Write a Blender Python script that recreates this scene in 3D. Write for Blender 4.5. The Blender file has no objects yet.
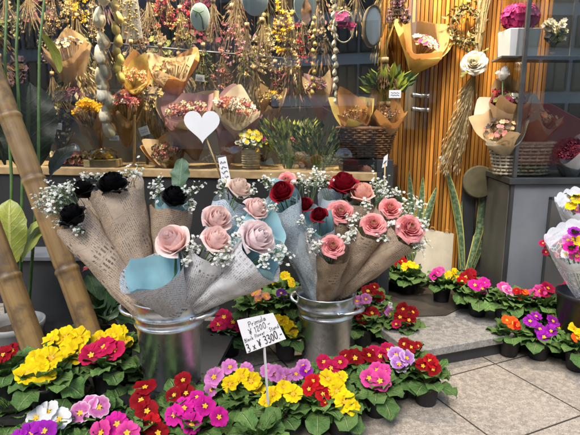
import bpy, math, random
from mathutils import Vector, Matrix, noise
PI = math.pi
sc = bpy.context.scene
COL = sc.collection
RNG = random.Random(7)

# ------------------------------------------------------------------ camera
CAMH, PITCH, FPX = 1.0, math.radians(11), 502.0
CAM = Vector((0, 0, CAMH))
_F = Vector((0, math.cos(PITCH), -math.sin(PITCH)))
_U = Vector((0, math.sin(PITCH), math.cos(PITCH)))
def ray(u, v):
    return _F + Vector((1, 0, 0)) * ((u - 290) / FPX) - _U * ((v - 217.5) / FPX)
def P(u, v, Y):                       # point at the distance Y in front of the viewer
    d = ray(u, v); return CAM + d * (Y / d.y)
def G(u, v, z):                       # point on the level z
    d = ray(u, v); return CAM + d * ((z - CAMH) / d.z)
def PL(u, v, p0, n):                  # point on a plane
    d = ray(u, v); return CAM + d * ((p0 - CAM).dot(n) / d.dot(n))
cam = bpy.data.cameras.new('camera'); camo = bpy.data.objects.new('camera', cam); COL.objects.link(camo)
camo.location = CAM; camo.rotation_euler = (PI / 2 - PITCH, 0, 0)
cam.sensor_width = 36; cam.lens = 36 * FPX / 580; cam.clip_start = .02; cam.clip_end = 300
sc.camera = camo
cam.dof.use_dof = True; cam.dof.focus_distance = 1.75; cam.dof.aperture_fstop = 11

# ------------------------------------------------------------------ tagging
def tag(o, label, cat, group=None, kind=None):
    o['label'] = label; o['category'] = cat
    if group: o['group'] = group
    if kind: o['kind'] = kind
    return o
def thing(name, label, cat, loc=(0, 0, 0), group=None):
    o = bpy.data.objects.new(name, None); COL.objects.link(o); o.location = loc
    o.empty_display_size = .05
    return tag(o, label, cat, group)
def inst(name, mesh, parent, M=None):
    o = bpy.data.objects.new(name, mesh); COL.objects.link(o)
    o.parent = parent
    if M is not None: o.matrix_basis = M
    return o

# ------------------------------------------------------------------ mesh builder
class MB:
    def __init__(s): s.v = []; s.f = []; s.uv = []; s.t = []; s.m = []
    def add(s, vs, fs, uvs=None, tint=.5, mi=0):
        n = len(s.v); s.v += [tuple(p) for p in vs]
        s.uv += uvs if uvs else [(0, 0)] * len(vs)
        s.t += [tint] * len(vs)
        s.f += [tuple(i + n for i in f) for f in fs]; s.m += [mi] * len(fs)
        return n
    def grid(s, fn, nu, nv, tint=.5, mi=0, uvf=None, flip=False):
        vs = []; uv = []
        for j in range(nv + 1):
            for i in range(nu + 1):
                a, b = i / nu, j / nv
                vs.append(fn(a, b)); uv.append(uvf(a, b) if uvf else (a, b))
        fs = []
        for j in range(nv):
            for i in range(nu):
                k = j * (nu + 1) + i
                q = (k, k + 1, k + nu + 2, k + nu + 1)
                fs.append(q[::-1] if flip else q)
        s.add(vs, fs, uv, tint, mi)
    def tube(s, pts, rad, n=6, tint=.5, mi=0, cap=True):
        pts = [Vector(p) for p in pts]
        if not hasattr(rad, '__len__'): rad = [rad] * len(pts)
        t0 = (pts[1] - pts[0]).normalized()
        x = t0.orthogonal().normalized()
        vs = []; uv = []; L = 0
        for i, p in enumerate(pts):
            if i: L += (p - pts[i - 1]).length
            t = (pts[min(i + 1, len(pts) - 1)] - pts[max(i - 1, 0)]).normalized()
            x = (x - t * x.dot(t)).normalized(); y = t.cross(x)
            for k in range(n):
                a = 2 * PI * k / n
                vs.append(p + (x * math.cos(a) + y * math.sin(a)) * rad[i]); uv.append((k / n, L))
        fs = [(i * n + k, i * n + (k + 1) % n, (i + 1) * n + (k + 1) % n, (i + 1) * n + k) for i in range(len(pts) - 1) for k in range(n)]
        if cap and n > 2:
            fs.append(tuple(range(n))[::-1]); e = (len(pts) - 1) * n; fs.append(tuple(range(e, e + n)))
        s.add(vs, fs, uv, tint, mi)
    def box(s, c, d, M=None, tint=.5, mi=0, bev=0):
        x, y, z = [k / 2 for k in d]; c = Vector(c)
        vs = [Vector((i * x, j * y, k * z)) for i in (-1, 1) for j in (-1, 1) for k in (-1, 1)]
        if M is not None: vs = [M @ p for p in vs]
        vs = [p + c for p in vs]
        s.add(vs, [(0, 1, 3, 2), (4, 6, 7, 5), (0, 4, 5, 1), (2, 3, 7, 6), (0, 2, 6, 4), (1, 5, 7, 3)], None, tint, mi)
    def lathe(s, prof, n=28, c=(0, 0, 0), tint=.5, mi=0, M=None):
        c = Vector(c); vs = []; uv = []
        for j, (r, z) in enumerate(prof):
            for k in range(n + 1):
                a = 2 * PI * k / n
                p = Vector((r * math.cos(a), r * math.sin(a), z))
                vs.append((M @ p if M is not None else p) + c); uv.append((k / n, j / max(1, len(prof) - 1)))
        m = n + 1
        fs = [(j * m + k, j * m + k + 1, (j + 1) * m + k + 1, (j + 1) * m + k) for j in range(len(prof) - 1) for k in range(n)]
        s.add(vs, fs, uv, tint, mi)
    def prism(s, poly, z0, z1, tint=.5, mi=0):        # vertical prism over a ground polygon
        n = len(poly)
        vs = [(p[0], p[1], z0) for p in poly] + [(p[0], p[1], z1) for p in poly]
        fs = [tuple(range(n))[::-1], tuple(range(n, 2 * n))] + [(i, (i + 1) % n, n + (i + 1) % n, n + i) for i in range(n)]
        s.add(vs, fs, None, tint, mi)
    def ball(s, c, r, tint=.5, mi=0, sq=1, lump=0, seed=0, nu=8, nv=5):
        c = Vector(c)
        def fn(a, b):
            th = a * 2 * PI; ph = -PI / 2 + b * PI
            d = Vector((math.cos(ph) * math.cos(th), math.cos(ph) * math.sin(th), math.sin(ph)))
            k = 1 + (lump * noise.noise(d * 2.2 + Vector((seed, seed * .7, 0))) if lump else 0)
            return c + Vector((d.x, d.y, d.z * sq)) * r * k
        s.grid(fn, nu, nv, tint, mi)
    def slab(s, pts, th, tint=.5, mi=0):              # convex flat outline given in order, thickened along its normal
        pts = [Vector(p) for p in pts]; n = len(pts)
        nn = (pts[1] - pts[0]).cross(pts[2] - pts[0]).normalized() * th
        vs = pts + [p - nn for p in pts]
        fs = [tuple(range(n)), tuple(range(n, 2 * n))[::-1]] + [(i, n + i, n + (i + 1) % n, (i + 1) % n) for i in range(n)]
        s.add(vs, fs, None, tint, mi)
    def mesh(s, name, mats, smooth=True, off=None):
        me = bpy.data.meshes.new(name)
        vs = s.v
        if off is not None: vs = [(p[0] - off[0], p[1] - off[1], p[2] - off[2]) for p in vs]
        me.from_pydata(vs, [], s.f)
        for m in (mats if isinstance(mats, (list, tuple)) else [mats]): me.materials.append(m)
        if any(s.m): me.polygons.foreach_set('material_index', s.m)
        me.polygons.foreach_set('use_smooth', [smooth] * len(s.f))
        ul = me.uv_layers.new(name='UVMap')
        li = [0] * len(me.loops); me.loops.foreach_get('vertex_index', li)
        fl = []
        for i in li: fl += s.uv[i]
        ul.data.foreach_set('uv', fl)
        at = me.attributes.new('tint', 'FLOAT', 'POINT'); at.data.foreach_set('value', s.t)
        me.update()
        return me
    def build(s, name, mats, parent=None, smooth=True, world=False):
        off = parent.location if (world and parent is not None) else None
        o = bpy.data.objects.new(name, s.mesh(name, mats, smooth, off)); COL.objects.link(o)
        if parent is not None: o.parent = parent
        return o
def bevel(o, w, seg=2):
    m = o.modifiers.new('bevel', 'BEVEL'); m.width = w; m.segments = seg; m.limit_method = 'ANGLE'; m.angle_limit = .6
    return o
def frame(n, spin=0, up=Vector((0, 0, 1))):            # rotation taking +Z to n
    n = Vector(n).normalized()
    x = up.cross(n)
    if x.length < 1e-3: x = Vector((1, 0, 0))
    x.normalize(); y = n.cross(x)
    M = Matrix((x, y, n)).transposed().to_4x4()
    return M @ Matrix.Rotation(spin, 4, 'Z')

# ------------------------------------------------------------------ materials
class NT:
    def __init__(s, name):
        s.m = bpy.data.materials.new(name); s.m.use_nodes = True
        s.t = s.m.node_tree; s.b = s.t.nodes['Principled BSDF']; s.o = s.t.nodes['Material Output']
    def n(s, typ, **kw):
        x = s.t.nodes.new(typ)
        for k, v in kw.items():
            if hasattr(x, k) and not k.startswith('i_'): setattr(x, k, v)
        return x
    def l(s, a, b): s.t.links.new(a, b)
    def val(s, sock, v):
        if isinstance(v, (int, float)): sock.default_value = v
        elif isinstance(v, tuple): sock.default_value = v if len(v) == 4 or len(sock.default_value) == 3 else (*v, 1)
        else: s.l(v, sock)
    def math(s, op, a, b=None, c=None, clamp=False):
        x = s.n('ShaderNodeMath'); x.operation = op; x.use_clamp = clamp
        for i, v in enumerate((a, b, c)):
            if v is not None: s.val(x.inputs[i], v)
        return x.outputs[0]
    def mix(s, f, a, b, blend='MIX'):
        x = s.n('ShaderNodeMix'); x.data_type = 'RGBA'; x.blend_type = blend
        s.val(x.inputs[0], f); s.val(x.inputs[6], a); s.val(x.inputs[7], b)
        return x.outputs[2]
    def ramp(s, f, stops, interp='LINEAR'):
        x = s.n('ShaderNodeValToRGB'); x.color_ramp.interpolation = interp
        e = x.color_ramp.elements
        while len(e) < len(stops): e.new(.5)
        for k, (p, c) in zip(e, stops): k.position = p; k.color = (*c, 1) if len(c) == 3 else c
        s.l(f, x.inputs[0]); return x.outputs[0]
    def smooth(s, x, a, b):
        k = s.n('ShaderNodeMapRange'); k.interpolation_type = 'SMOOTHSTEP'
        s.val(k.inputs[0], x); k.inputs[1].default_value = a; k.inputs[2].default_value = b
        return k.outputs[0]
    def coord(s, kind='Object'): return s.n('ShaderNodeTexCoord').outputs[kind]
    def noise(s, vec, scale, detail=3, rough=.5, out=0):
        x = s.n('ShaderNodeTexNoise'); x.inputs['Scale'].default_value = scale; x.inputs['Detail'].default_value = detail
        x.inputs['Roughness'].default_value = rough; s.l(vec, x.inputs['Vector']); return x.outputs[out]
    def voro(s, vec, scale, feat='F1', out=0):
        x = s.n('ShaderNodeTexVoronoi'); x.feature = feat; x.inputs['Scale'].default_value = scale
        s.l(vec, x.inputs['Vector']); return x.outputs[out]
    def attr(s, name='tint'):
        x = s.n('ShaderNodeAttribute'); x.attribute_name = name; return x.outputs['Fac']
    def uv(s):
        x = s.n('ShaderNodeSeparateXYZ'); s.l(s.coord('UV'), x.inputs[0]); return x.outputs[0], x.outputs[1]
    def scalev(s, vec, sc_, rot=0, loc=(0, 0, 0)):
        x = s.n('ShaderNodeMapping'); x.inputs['Scale'].default_value = sc_ if isinstance(sc_, tuple) else (sc_,) * 3
        x.inputs['Rotation'].default_value = (0, 0, rot) if not isinstance(rot, tuple) else rot
        x.inputs['Location'].default_value = loc
        s.l(vec, x.inputs[0]); return x.outputs[0]
    def bump(s, h, dist, strength=1):
        x = s.n('ShaderNodeBump'); x.inputs['Distance'].default_value = dist; x.inputs['Strength'].default_value = strength
        s.l(h, x.inputs['Height']); s.l(x.outputs[0], s.b.inputs['Normal']); return x.outputs[0]
    def set(s, col=None, rough=None, metal=None, spec=None, **kw):
        if col is not None: s.val(s.b.inputs['Base Color'], col)
        if rough is not None: s.val(s.b.inputs['Roughness'], rough)
        if metal is not None: s.val(s.b.inputs['Metallic'], metal)
        if spec is not None: s.b.inputs['Specular IOR Level'].default_value = spec
        return s
    def translucent(s, col, f):
        x = s.n('ShaderNodeBsdfTranslucent'); s.val(x.inputs['Color'], col)
        k = s.n('ShaderNodeMixShader'); k.inputs[0].default_value = f
        s.l(s.b.outputs[0], k.inputs[1]); s.l(x.outputs[0], k.inputs[2]); s.l(k.outputs[0], s.o.inputs['Surface'])
        return s

def mat(name, a, b=None, scale=30, rough=.6, spec=.4, metal=0, bump=0, bscale=None, tint=.35, detail=4, trans=0):
    """two-colour noise, darker or lighter by the piece's own tint"""
    k = NT(name); co = k.coord()
    b = b or tuple(x * .7 for x in a)
    f = k.smooth(k.noise(co, scale, detail), .35, .65)
    c = k.mix(f, (*a, 1), (*b, 1))
    if tint:
        g = k.math('ADD', k.math('MULTIPLY', k.attr(), 2 * tint), 1 - tint)
        cc = k.n('ShaderNodeVectorMath'); cc.operation = 'SCALE'; k.l(c, cc.inputs[0]); k.l(g, cc.inputs['Scale']); c = cc.outputs[0]
    k.set(c, rough, metal, spec)
    if bump: k.bump(k.noise(co, bscale or scale * 2, 5), bump)
    if trans: k.translucent(c, trans)
    return k.m

def petal_mat(name, base, tip, mid=None, edge=None, rough=.6, trans=.25, vein=.12, tint=.22):
    """colour runs from the petal's root (v=0) to its rim (v=1)"""
    k = NT(name); u, v = k.uv()
    stops = [(0, base), (1, tip)]
    if mid: stops = [(0, base), (.45, mid), (1, tip)]
    if edge: stops = [(0, base), (.55, mid or base), (.84, tip), (1, edge)]
    c = k.ramp(v, stops)
    w = k.noise(k.scalev(k.coord('UV'), (26, 1.5, 1)), 1, 2)
    c = k.mix(k.math('MULTIPLY', k.smooth(w, .45, .7), vein), c, tuple(x * .38 for x in (mid or base)) + (1,))
    oi = k.n('ShaderNodeObjectInfo')
    g = k.math('ADD', k.math('ADD', k.math('MULTIPLY', k.attr(), 2 * tint), .88 - tint), k.math('MULTIPLY', oi.outputs['Random'], .24))
    blot = k.noise(k.coord(), 3.2, 4)
    c = k.mix(k.math('MULTIPLY', k.smooth(blot, .45, .75), .30), c, tuple(min(1, x * 1.35 + .004) for x in tip) + (1,))
    cc = k.n('ShaderNodeVectorMath'); cc.operation = 'SCALE'; k.l(c, cc.inputs[0]); k.l(g, cc.inputs['Scale']); c = cc.outputs[0]
    k.set(c, rough, 0, .10)
    k.bump(w, .0006)
    k.translucent(c, trans)
    return k.m

def leaf_mat(name, a, b, vein, rough=.42, bumpd=.0025, bs=55, spec=.45, trans=.12):
    k = NT(name); u, v = k.uv(); co = k.coord()
    c = k.mix(k.smooth(k.noise(co, 22, 4), .35, .68), (*a, 1), (*b, 1))
    du = k.math('ABSOLUTE', k.math('SUBTRACT', u, .5))
    rib = k.math('SUBTRACT', 1, k.smooth(du, .015, .055))
    sv = k.math('SINE', k.math('MULTIPLY', k.math('SUBTRACT', v, k.math('MULTIPLY', du, .45)), 52))
    side = k.math('MULTIPLY', k.smooth(sv, .8, 1), .35)
    c = k.mix(k.math('MAXIMUM', k.math('MULTIPLY', rib, .75), side), c, (*vein, 1))
    g = k.math('ADD', k.math('MULTIPLY', k.attr(), .9), .55)
    cc = k.n('ShaderNodeVectorMath'); cc.operation = 'SCALE'; k.l(c, cc.inputs[0]); k.l(g, cc.inputs['Scale']); c = cc.outputs[0]
    k.set(c, rough, 0, spec)
    h = k.math('ADD', k.math('MULTIPLY', k.math('SUBTRACT', 1, side), .5), k.noise(co, bs, 3))
    h = k.math('SUBTRACT', h, k.math('MULTIPLY', rib, .5))
    k.bump(h, bumpd); k.translucent(c, trans)
    return k.m

def newsprint(name, paper, ink, rot=0, patch=None, trans=.08):
    k = NT(name); uv = k.coord('UV')
    vec = k.scalev(uv, 1, rot)
    sx = k.n('ShaderNodeSeparateXYZ'); k.l(vec, sx.inputs[0]); X, Y = sx.outputs[0], sx.outputs[1]
    def words(bw, rh, gap, seed):
        b = k.n('ShaderNodeTexBrick'); b.offset = .37; b.squash = 1.6; b.squash_frequency = 3
        for nme, v in (('Scale', 1), ('Mortar Size', gap), ('Mortar Smooth', .15), ('Bias', 0), ('Brick Width', bw), ('Row Height', rh)): b.inputs[nme].default_value = v
        b.inputs['Color1'].default_value = (0, 0, 0, 1); b.inputs['Color2'].default_value = (.35, .35, .35, 1); b.inputs['Mortar'].default_value = (1, 1, 1, 1)
        k.l(k.scalev(vec, 1, 0, (seed, seed * .61, 0)), b.inputs['Vector'])
        let = k.noise(k.scalev(vec, (1 / (rh * .35), 1 / (rh * 2.5), 1)), 1, 1)
        ink_ = k.math('SUBTRACT', 1, b.outputs['Color'])
        return k.math('MULTIPLY', ink_, k.smooth(let, .40, .52))
    small = words(.019, .0064, .0018, .3)
    big = words(.040, .014, .004, 1.7)
    # columns with clear gutters, and blocks that are headlines or blank
    cols = k.math('FRACT', k.math('DIVIDE', X, .066))
    colm = k.math('MULTIPLY', k.smooth(cols, .03, .06), k.math('SUBTRACT', 1, k.smooth(cols, .91, .94)))
    blk = k.voro(k.scalev(vec, (1 / .066, 1 / .085, 1)), 1, 'F1', 1)
    bs = k.n('ShaderNodeSeparateColor'); k.l(blk, bs.inputs[0])
    isbig = k.smooth(bs.outputs[0], .84, .86)
    blank = k.smooth(bs.outputs[1], .88, .9)
    rule = k.math('MULTIPLY', k.math('SUBTRACT', 1, k.smooth(k.math('ABSOLUTE', k.math('SUBTRACT', cols, .98)), .006, .014)), .6)
    t = k.mix(isbig, small, big)
    tx = k.math('MULTIPLY', k.math('MULTIPLY', t, colm), k.math('SUBTRACT', 1, blank))
    tx = k.math('MAXIMUM', tx, rule)
    fib = k.noise(uv, 90, 4)
    pc = k.mix(k.smooth(fib, .3, .75), (*paper, 1), tuple(x * .86 for x in paper) + (1,))
    if patch: pc = k.mix(k.math('MULTIPLY', k.smooth(bs.outputs[2], .8, .82), .5), pc, (*patch, 1))
    c = k.mix(k.math('MULTIPLY', tx, k.math('ADD', .68, k.math('MULTIPLY', isbig, .18))), pc, (*ink, 1))
    k.set(c, .75, 0, .25)
    k.bump(k.noise(uv, 28, 3), .004, .5)
    k.translucent(c, trans)
    return k.m

def paper_mat(name, c1, rough=.7, trans=.15, bumpd=.004):
    k = NT(name); co = k.coord()
    f = k.noise(co, 14, 4); s = k.noise(k.scalev(co, (300, 8, 8)), 1, 2)
    c = k.mix(k.smooth(f, .3, .7), (*c1, 1), tuple(x * .85 for x in c1) + (1,))
    c = k.mix(k.math('MULTIPLY', k.smooth(s, .5, .8), .15), c, tuple(x * .6 for x in c1) + (1,))
    k.set(c, rough, 0, .25); k.bump(f, bumpd, .6); k.translucent(c, trans); return k.m

def glass_mat(name, f0, tintc=(.93, .96, .95)):
    k = NT(name); fr = k.n('ShaderNodeFresnel'); fr.inputs['IOR'].default_value = 1.45
    f = k.math('ADD', k.math('MULTIPLY', fr.outputs[0], .75), f0, clamp=True)
    tr = k.n('ShaderNodeBsdfTransparent'); tr.inputs[0].default_value = (*tintc, 1)
    gl = k.n('ShaderNodeBsdfGlossy'); gl.inputs['Roughness'].default_value = 0.0; gl.inputs[0].default_value = (1, 1, 1, 1)
    mx = k.n('ShaderNodeMixShader'); k.l(f, mx.inputs[0]); k.l(tr.outputs[0], mx.inputs[1]); k.l(gl.outputs[0], mx.inputs[2])
    k.l(mx.outputs[0], k.o.inputs['Surface']); return k.m

M = {}
# leaves
M['leaf'] = leaf_mat('primrose_leaf', (.070, .158, .036), (.130, .225, .055), (.28, .36, .16), bumpd=.008, bs=70, rough=.55, spec=.25)
M['rosegreen'] = leaf_mat('dark_green_leaf', (.022, .058, .024), (.035, .082, .030), (.07, .13, .06), rough=.45, spec=.25)
M['euca'] = leaf_mat('greyed_leaf', (.07, .13, .075), (.10, .17, .10), (.16, .24, .15), rough=.5)
M['darkleaf'] = leaf_mat('rubber_leaf', (.010, .016, .010), (.016, .024, .013), (.04, .06, .03), rough=.4, bumpd=.001, spec=.22)
M['limeleaf'] = leaf_mat('lime_leaf', (.36, .40, .06), (.24, .30, .05), (.55, .55, .18), rough=.4)
M['redleaf'] = leaf_mat('red_bract', (.42, .02, .03), (.30, .015, .03), (.5, .1, .08), rough=.4)
M['stemgreen'] = mat('green_stem', (.10, .19, .05), (.07, .14, .04), 40, .5)
M['stembrown'] = mat('dry_stem', (.24, .16, .07), (.15, .10, .05), 40, .8)
M['pot'] = mat('black_plastic', (.012, .012, .014), (.02, .02, .022), 60, .42, tint=.1)
M['soil'] = mat('soil', (.03, .02, .013), (.06, .04, .025), 160, .95, bump=.004)
M['eye'] = mat('flower_eye', (.85, .50, .015), (.80, .38, .01), 300, .6, tint=.1, trans=.1)
# primrose petals
PET = {
 'yellow': ((.85, .42, .004), (.85, .58, .006), (.88, .60, .01)),
 'crimson': ((.32, .004, .03), (.52, .012, .085), (.45, .008, .06)),
 'darkred': ((.16, .002, .006), (.27, .004, .010), (.24, .003, .008)),
 'red': ((.30, .003, .006), (.48, .008, .014), (.42, .005, .01)),
 'magenta': ((.42, .006, .17), (.60, .02, .30), (.55, .012, .25)),
 'hotpink': ((.50, .03, .17), (.72, .08, .32), (.66, .05, .27)),
 'orchid': ((.50, .12, .38), (.66, .24, .55), (.60, .17, .48)),
 'white': ((.70, .72, .45), (.82, .82, .80), (.82, .82, .78)),
 'purple': ((.22, .008, .24), (.36, .02, .42), (.32, .012, .36)),
 'orange': ((.85, .22, .008), (.72, .09, .012), (.75, .12, .01)),
}
for k_, (b_, t_, m_) in PET.items(): M[k_] = petal_mat('primrose_' + k_, tuple(x * .7 for x in b_), tuple(min(.9, x * 1.15) for x in t_), tuple(x * .92 for x in m_), vein=.3)
M['lavender'] = petal_mat('primrose_lavender', (.36, .08, .40), (.62, .34, .66), (.48, .16, .52), (.82, .72, .84))
M['pinkwhite'] = petal_mat('primrose_pink_white', (.60, .22, .42), (.68, .26, .48), (.55, .12, .36), (.84, .72, .80))
M['sunset'] = petal_mat('viola_pink_yellow', (.82, .5, .02), (.70, .20, .24), (.75, .35, .12))
M['violet'] = petal_mat('viola_violet', (.06, .01, .12), (.10, .02, .20), (.08, .015, .16))
# roses
M['rose_black'] = petal_mat('rose_black', (.0015, .0015, .002), (.0045, .0045, .006), rough=.5, trans=.0, vein=.0)
M['rose_pink'] = petal_mat('rose_pale_pink', (.80, .44, .38), (.90, .70, .66), (.88, .62, .57), trans=.42, vein=.2)
M['rose_blush'] = petal_mat('rose_blush', (.84, .60, .58), (.91, .79, .79), (.90, .73, .73), trans=.42, vein=.2)
M['rose_cream'] = petal_mat('rose_cream_pink', (.84, .56, .42), (.90, .74, .64), (.88, .66, .55), trans=.42, vein=.2)
M['rose_red'] = petal_mat('rose_dark_red', (.10, .002, .006), (.22, .006, .016), (.17, .004, .011), trans=.12)
M['rose_coral'] = petal_mat('rose_coral', (.66, .14, .15), (.84, .38, .37), (.78, .25, .26), trans=.28, vein=.25)
M['rose_salmon'] = petal_mat('rose_salmon', (.72, .26, .18), (.85, .52, .43), (.82, .42, .34), trans=.28, vein=.25)
M['green_eye'] = mat('green_centre', (.20, .26, .03), (.38, .40, .08), 300, .7)
M['breath'] = mat('baby_breath_blossom', (.80, .80, .76), (.72, .74, .68), 100, .8, tint=.15, trans=.2)
# papers
M['kraft_news'] = newsprint('kraft_newsprint', (.50, .40, .305), (.05, .035, .025), rot=math.radians(83))
M['kraft_news_b'] = newsprint('kraft_newsprint_level', (.41, .315, .225), (.04, .03, .022), rot=math.radians(8))
M['white_news'] = newsprint('white_newsprint', (.66, .67, .69), (.06, .06, .07), rot=math.radians(78))
M['blue_news'] = newsprint('pale_blue_newsprint', (.50, .59, .65), (.045, .055, .075), rot=math.radians(10), patch=(.25, .33, .40))
M['teal'] = paper_mat('teal_tissue', (.34, .60, .67), .65, .2)
M['kraft'] = paper_mat('kraft_paper', (.46, .29, .14), .7, .25)
M['kraft_light'] = paper_mat('pale_kraft_paper', (.58, .42, .24), .7, .25)
M['orange_paper'] = paper_mat('orange_kraft_paper', (.62, .31, .10), .65, .3)
M['yellow_paper'] = paper_mat('yellow_paper', (.72, .55, .16), .65, .3)
M['cream_paper'] = paper_mat('cream_paper', (.72, .64, .48), .7, .25)
M['mauve_paper'] = paper_mat('mauve_paper', (.48, .28, .30), .65, .25)
M['card'] = mat('white_card', (.80, .81, .82), (.76, .77, .79), 8, .45, tint=.05)
M['ink'] = mat('marker_ink', (.03, .035, .05), None, 20, .6, tint=0)
# metals, wood, stone
def galvanised():
    k = NT('galvanised_steel'); co = k.coord()
    v = k.voro(co, 70, 'F1', 1); s = k.n('ShaderNodeSeparateColor'); k.l(v, s.inputs[0])
    n1 = k.noise(k.scalev(co, (9, 9, 2)), 1, 4)
    c = k.mix(s.outputs[0], (.62, .64, .66, 1), (.76, .78, .80, 1))
    c = k.mix(k.math('MULTIPLY', k.smooth(n1, .5, .75), .45), c, (.33, .35, .36, 1))
    r = k.math('ADD', k.math('MULTIPLY', s.outputs[1], .10), k.math('ADD', .12, k.math('MULTIPLY', n1, .32)))
    k.set(c, r, 1.0); k.bump(k.noise(co, 22, 3), .003, .35); return k.m
M['zinc'] = galvanised()
M['steel'] = mat('brushed_steel', (.55, .56, .57), (.45, .46, .47), 30, .28, metal=1, tint=.05)
M['iron'] = mat('dark_metal_frame', (.055, .058, .06), (.085, .088, .088), 14, .38, tint=.05, metal=.3)
def bamboo():
    k = NT('bamboo_cane'); u, v = k.uv(); co = k.coord()
    st = k.noise(k.scalev(k.coord('UV'), (14, 2.2, 1)), 1, 4)
    c = k.mix(k.smooth(st, .35, .7), (.29, .185, .068, 1), (.17, .105, .045, 1))
    bl = k.noise(co, 6, 5, .6)
    c = k.mix(k.math('MULTIPLY', k.smooth(bl, .46, .62), .85), c, (.075, .05, .035, 1))
    c = k.mix(k.math('MULTIPLY', k.smooth(k.noise(co, 4.3, 2), .55, .7), .55), c, (.44, .30, .12, 1))
    nd = k.attr(); scr = k.smooth(k.noise(k.scalev(k.coord('UV'), (120, 4, 1)), 1, 3), .60, .72); c = k.mix(k.math('MULTIPLY', scr, .45), c, (.09, .06, .03, 1))
    low = k.smooth(k.noise(co, 2.2, 3), .48, .62); c = k.mix(k.math('MULTIPLY', low, .5), c, (.11, .075, .045, 1)); c = k.mix(nd, c, (.07, .045, .028, 1))
    k.set(c, .48, 0, .35); fine = k.noise(k.scalev(k.coord('UV'), (90, 5, 1)), 1, 4); k.bump(k.math('ADD', st, k.math('MULTIPLY', fine, .8)), .0009, .5); return k.m
M['bamboo'] = bamboo()
def slats():
    k = NT('orange_wood_slats'); u, v = k.uv(); co = k.coord()
    g = k.noise(k.scalev(co, (60, 60, 2.2)), 1, 4)
    c = k.mix(k.smooth(g, .3, .7), (.54, .235, .036, 1), (.28, .11, .019, 1))
    gg = k.math('ADD', k.math('MULTIPLY', k.attr(), .8), .6)
    cc = k.n('ShaderNodeVectorMath'); cc.operation = 'SCALE'; k.l(c, cc.inputs[0]); k.l(gg, cc.inputs['Scale'])
    k.set(cc.outputs[0], .42, 0, .4); k.bump(g, .0015, .5); return k.m
M['slats'] = slats()
M['beam'] = mat('pale_wood', (.42, .29, .14), (.30, .20, .09), 18, .55, bump=.001)
M['darkwood'] = mat('dark_wood', (.07, .045, .028), (.045, .03, .02), 14, .6)
M['wicker'] = mat('white_wicker', (.62, .55, .42), (.42, .34, .22), 60, .7)
M['brown_wicker'] = mat('brown_wicker', (.20, .10, .04), (.12, .06, .025), 60, .6)
def terrazzo(name, a, b, dark, light, rot=None, tile=None, org=(0, 0), rough=.55):
    k = NT(name); co = k.coord()
    c = k.mix(k.smooth(k.noise(co, 3.5, 5), .3, .7), (*a, 1), (*b, 1))
    c = k.mix(k.smooth(k.noise(co, 45, 3), .42, .62), c, tuple(x * 1.25 for x in a) + (1,))
    s1 = k.voro(co, 190, 'F1', 1); sp = k.n('ShaderNodeSeparateColor'); k.l(s1, sp.inputs[0])
    d1 = k.voro(co, 190, 'F1', 0)
    m1 = k.math('MULTIPLY', k.smooth(sp.outputs[0], .70, .74), k.math('SUBTRACT', 1, k.smooth(d1, .35, .5)))
    c = k.mix(k.math('MULTIPLY', m1, .62), c, (*dark, 1))
    m2 = k.math('MULTIPLY', k.smooth(sp.outputs[1], .75, .78), k.math('SUBTRACT', 1, k.smooth(d1, .35, .55)))
    c = k.mix(k.math('MULTIPLY', m2, .7), c, (*light, 1))
    stn = k.noise(co, 1.7, 6, .65)
    c = k.mix(k.math('MULTIPLY', k.smooth(stn, .5, .72), .28), c, tuple(x * .45 for x in a) + (1,))
    h = k.noise(co, 180, 3)
    if tile:
        mp = k.scalev(co, 1, 0, (-org[0], -org[1], 0))
        r2 = k.n('ShaderNodeVectorRotate'); r2.rotation_type = 'Z_AXIS'; r2.inputs['Angle'].default_value = -rot; k.l(mp, r2.inputs[0])
        sx = k.n('ShaderNodeSeparateXYZ'); k.l(r2.outputs[0], sx.inputs[0])
        def gap(x):
            fr = k.math('FRACT', k.math('ADD', k.math('DIVIDE', x, tile), 100.5))
            return k.math('SUBTRACT', 1, k.smooth(k.math('ABSOLUTE', k.math('SUBTRACT', fr, .5)), .0055, .0095))
        gm = k.math('MAXIMUM', gap(sx.outputs[0]), gap(sx.outputs[1]))
        fl = k.n('ShaderNodeVectorMath'); fl.operation = 'FLOOR'
        dv = k.n('ShaderNodeVectorMath'); dv.operation = 'SCALE'; dv.inputs['Scale'].default_value = 1 / tile; k.l(r2.outputs[0], dv.inputs[0]); k.l(dv.outputs[0], fl.inputs[0])
        wn = k.n('ShaderNodeTexWhiteNoise'); k.l(fl.outputs[0], wn.inputs['Vector'])
        c = k.mix(k.math('MULTIPLY', wn.outputs['Value'], .22), c, tuple(x * .62 for x in b) + (1,))
        c = k.mix(gm, c, (.045, .038, .03, 1))
        h = k.math('SUBTRACT', h, k.math('MULTIPLY', gm, 4))
    k.set(c, rough, 0, .4); k.bump(h, .0012, .7); return k.m
M['grey_plastic'] = mat('grey_plastic', (.26, .265, .26), (.20, .205, .20), 6, .45, tint=.05)
M['white_plastic'] = mat('white_plastic', (.62, .63, .63), (.56, .57, .57), 8, .4, tint=.05)
M['greypanel'] = mat('grey_painted_metal', (.19, .205, .225), (.15, .16, .178), 3.5, .35, tint=.05, bump=.0006, bscale=30)
M['brownpanel'] = mat('taupe_painted_metal', (.12, .115, .105), (.085, .08, .075), 4, .38, tint=.05)
M['blackpanel'] = mat('charcoal_panel', (.03, .033, .036), (.045, .048, .05), 5, .4, tint=.05)
M['glass'] = glass_mat('window_glass', .11)
M['glass_door'] = glass_mat('door_glass', .03)
def P3(p): return Vector((p[0], p[1], p[2]))
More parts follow.
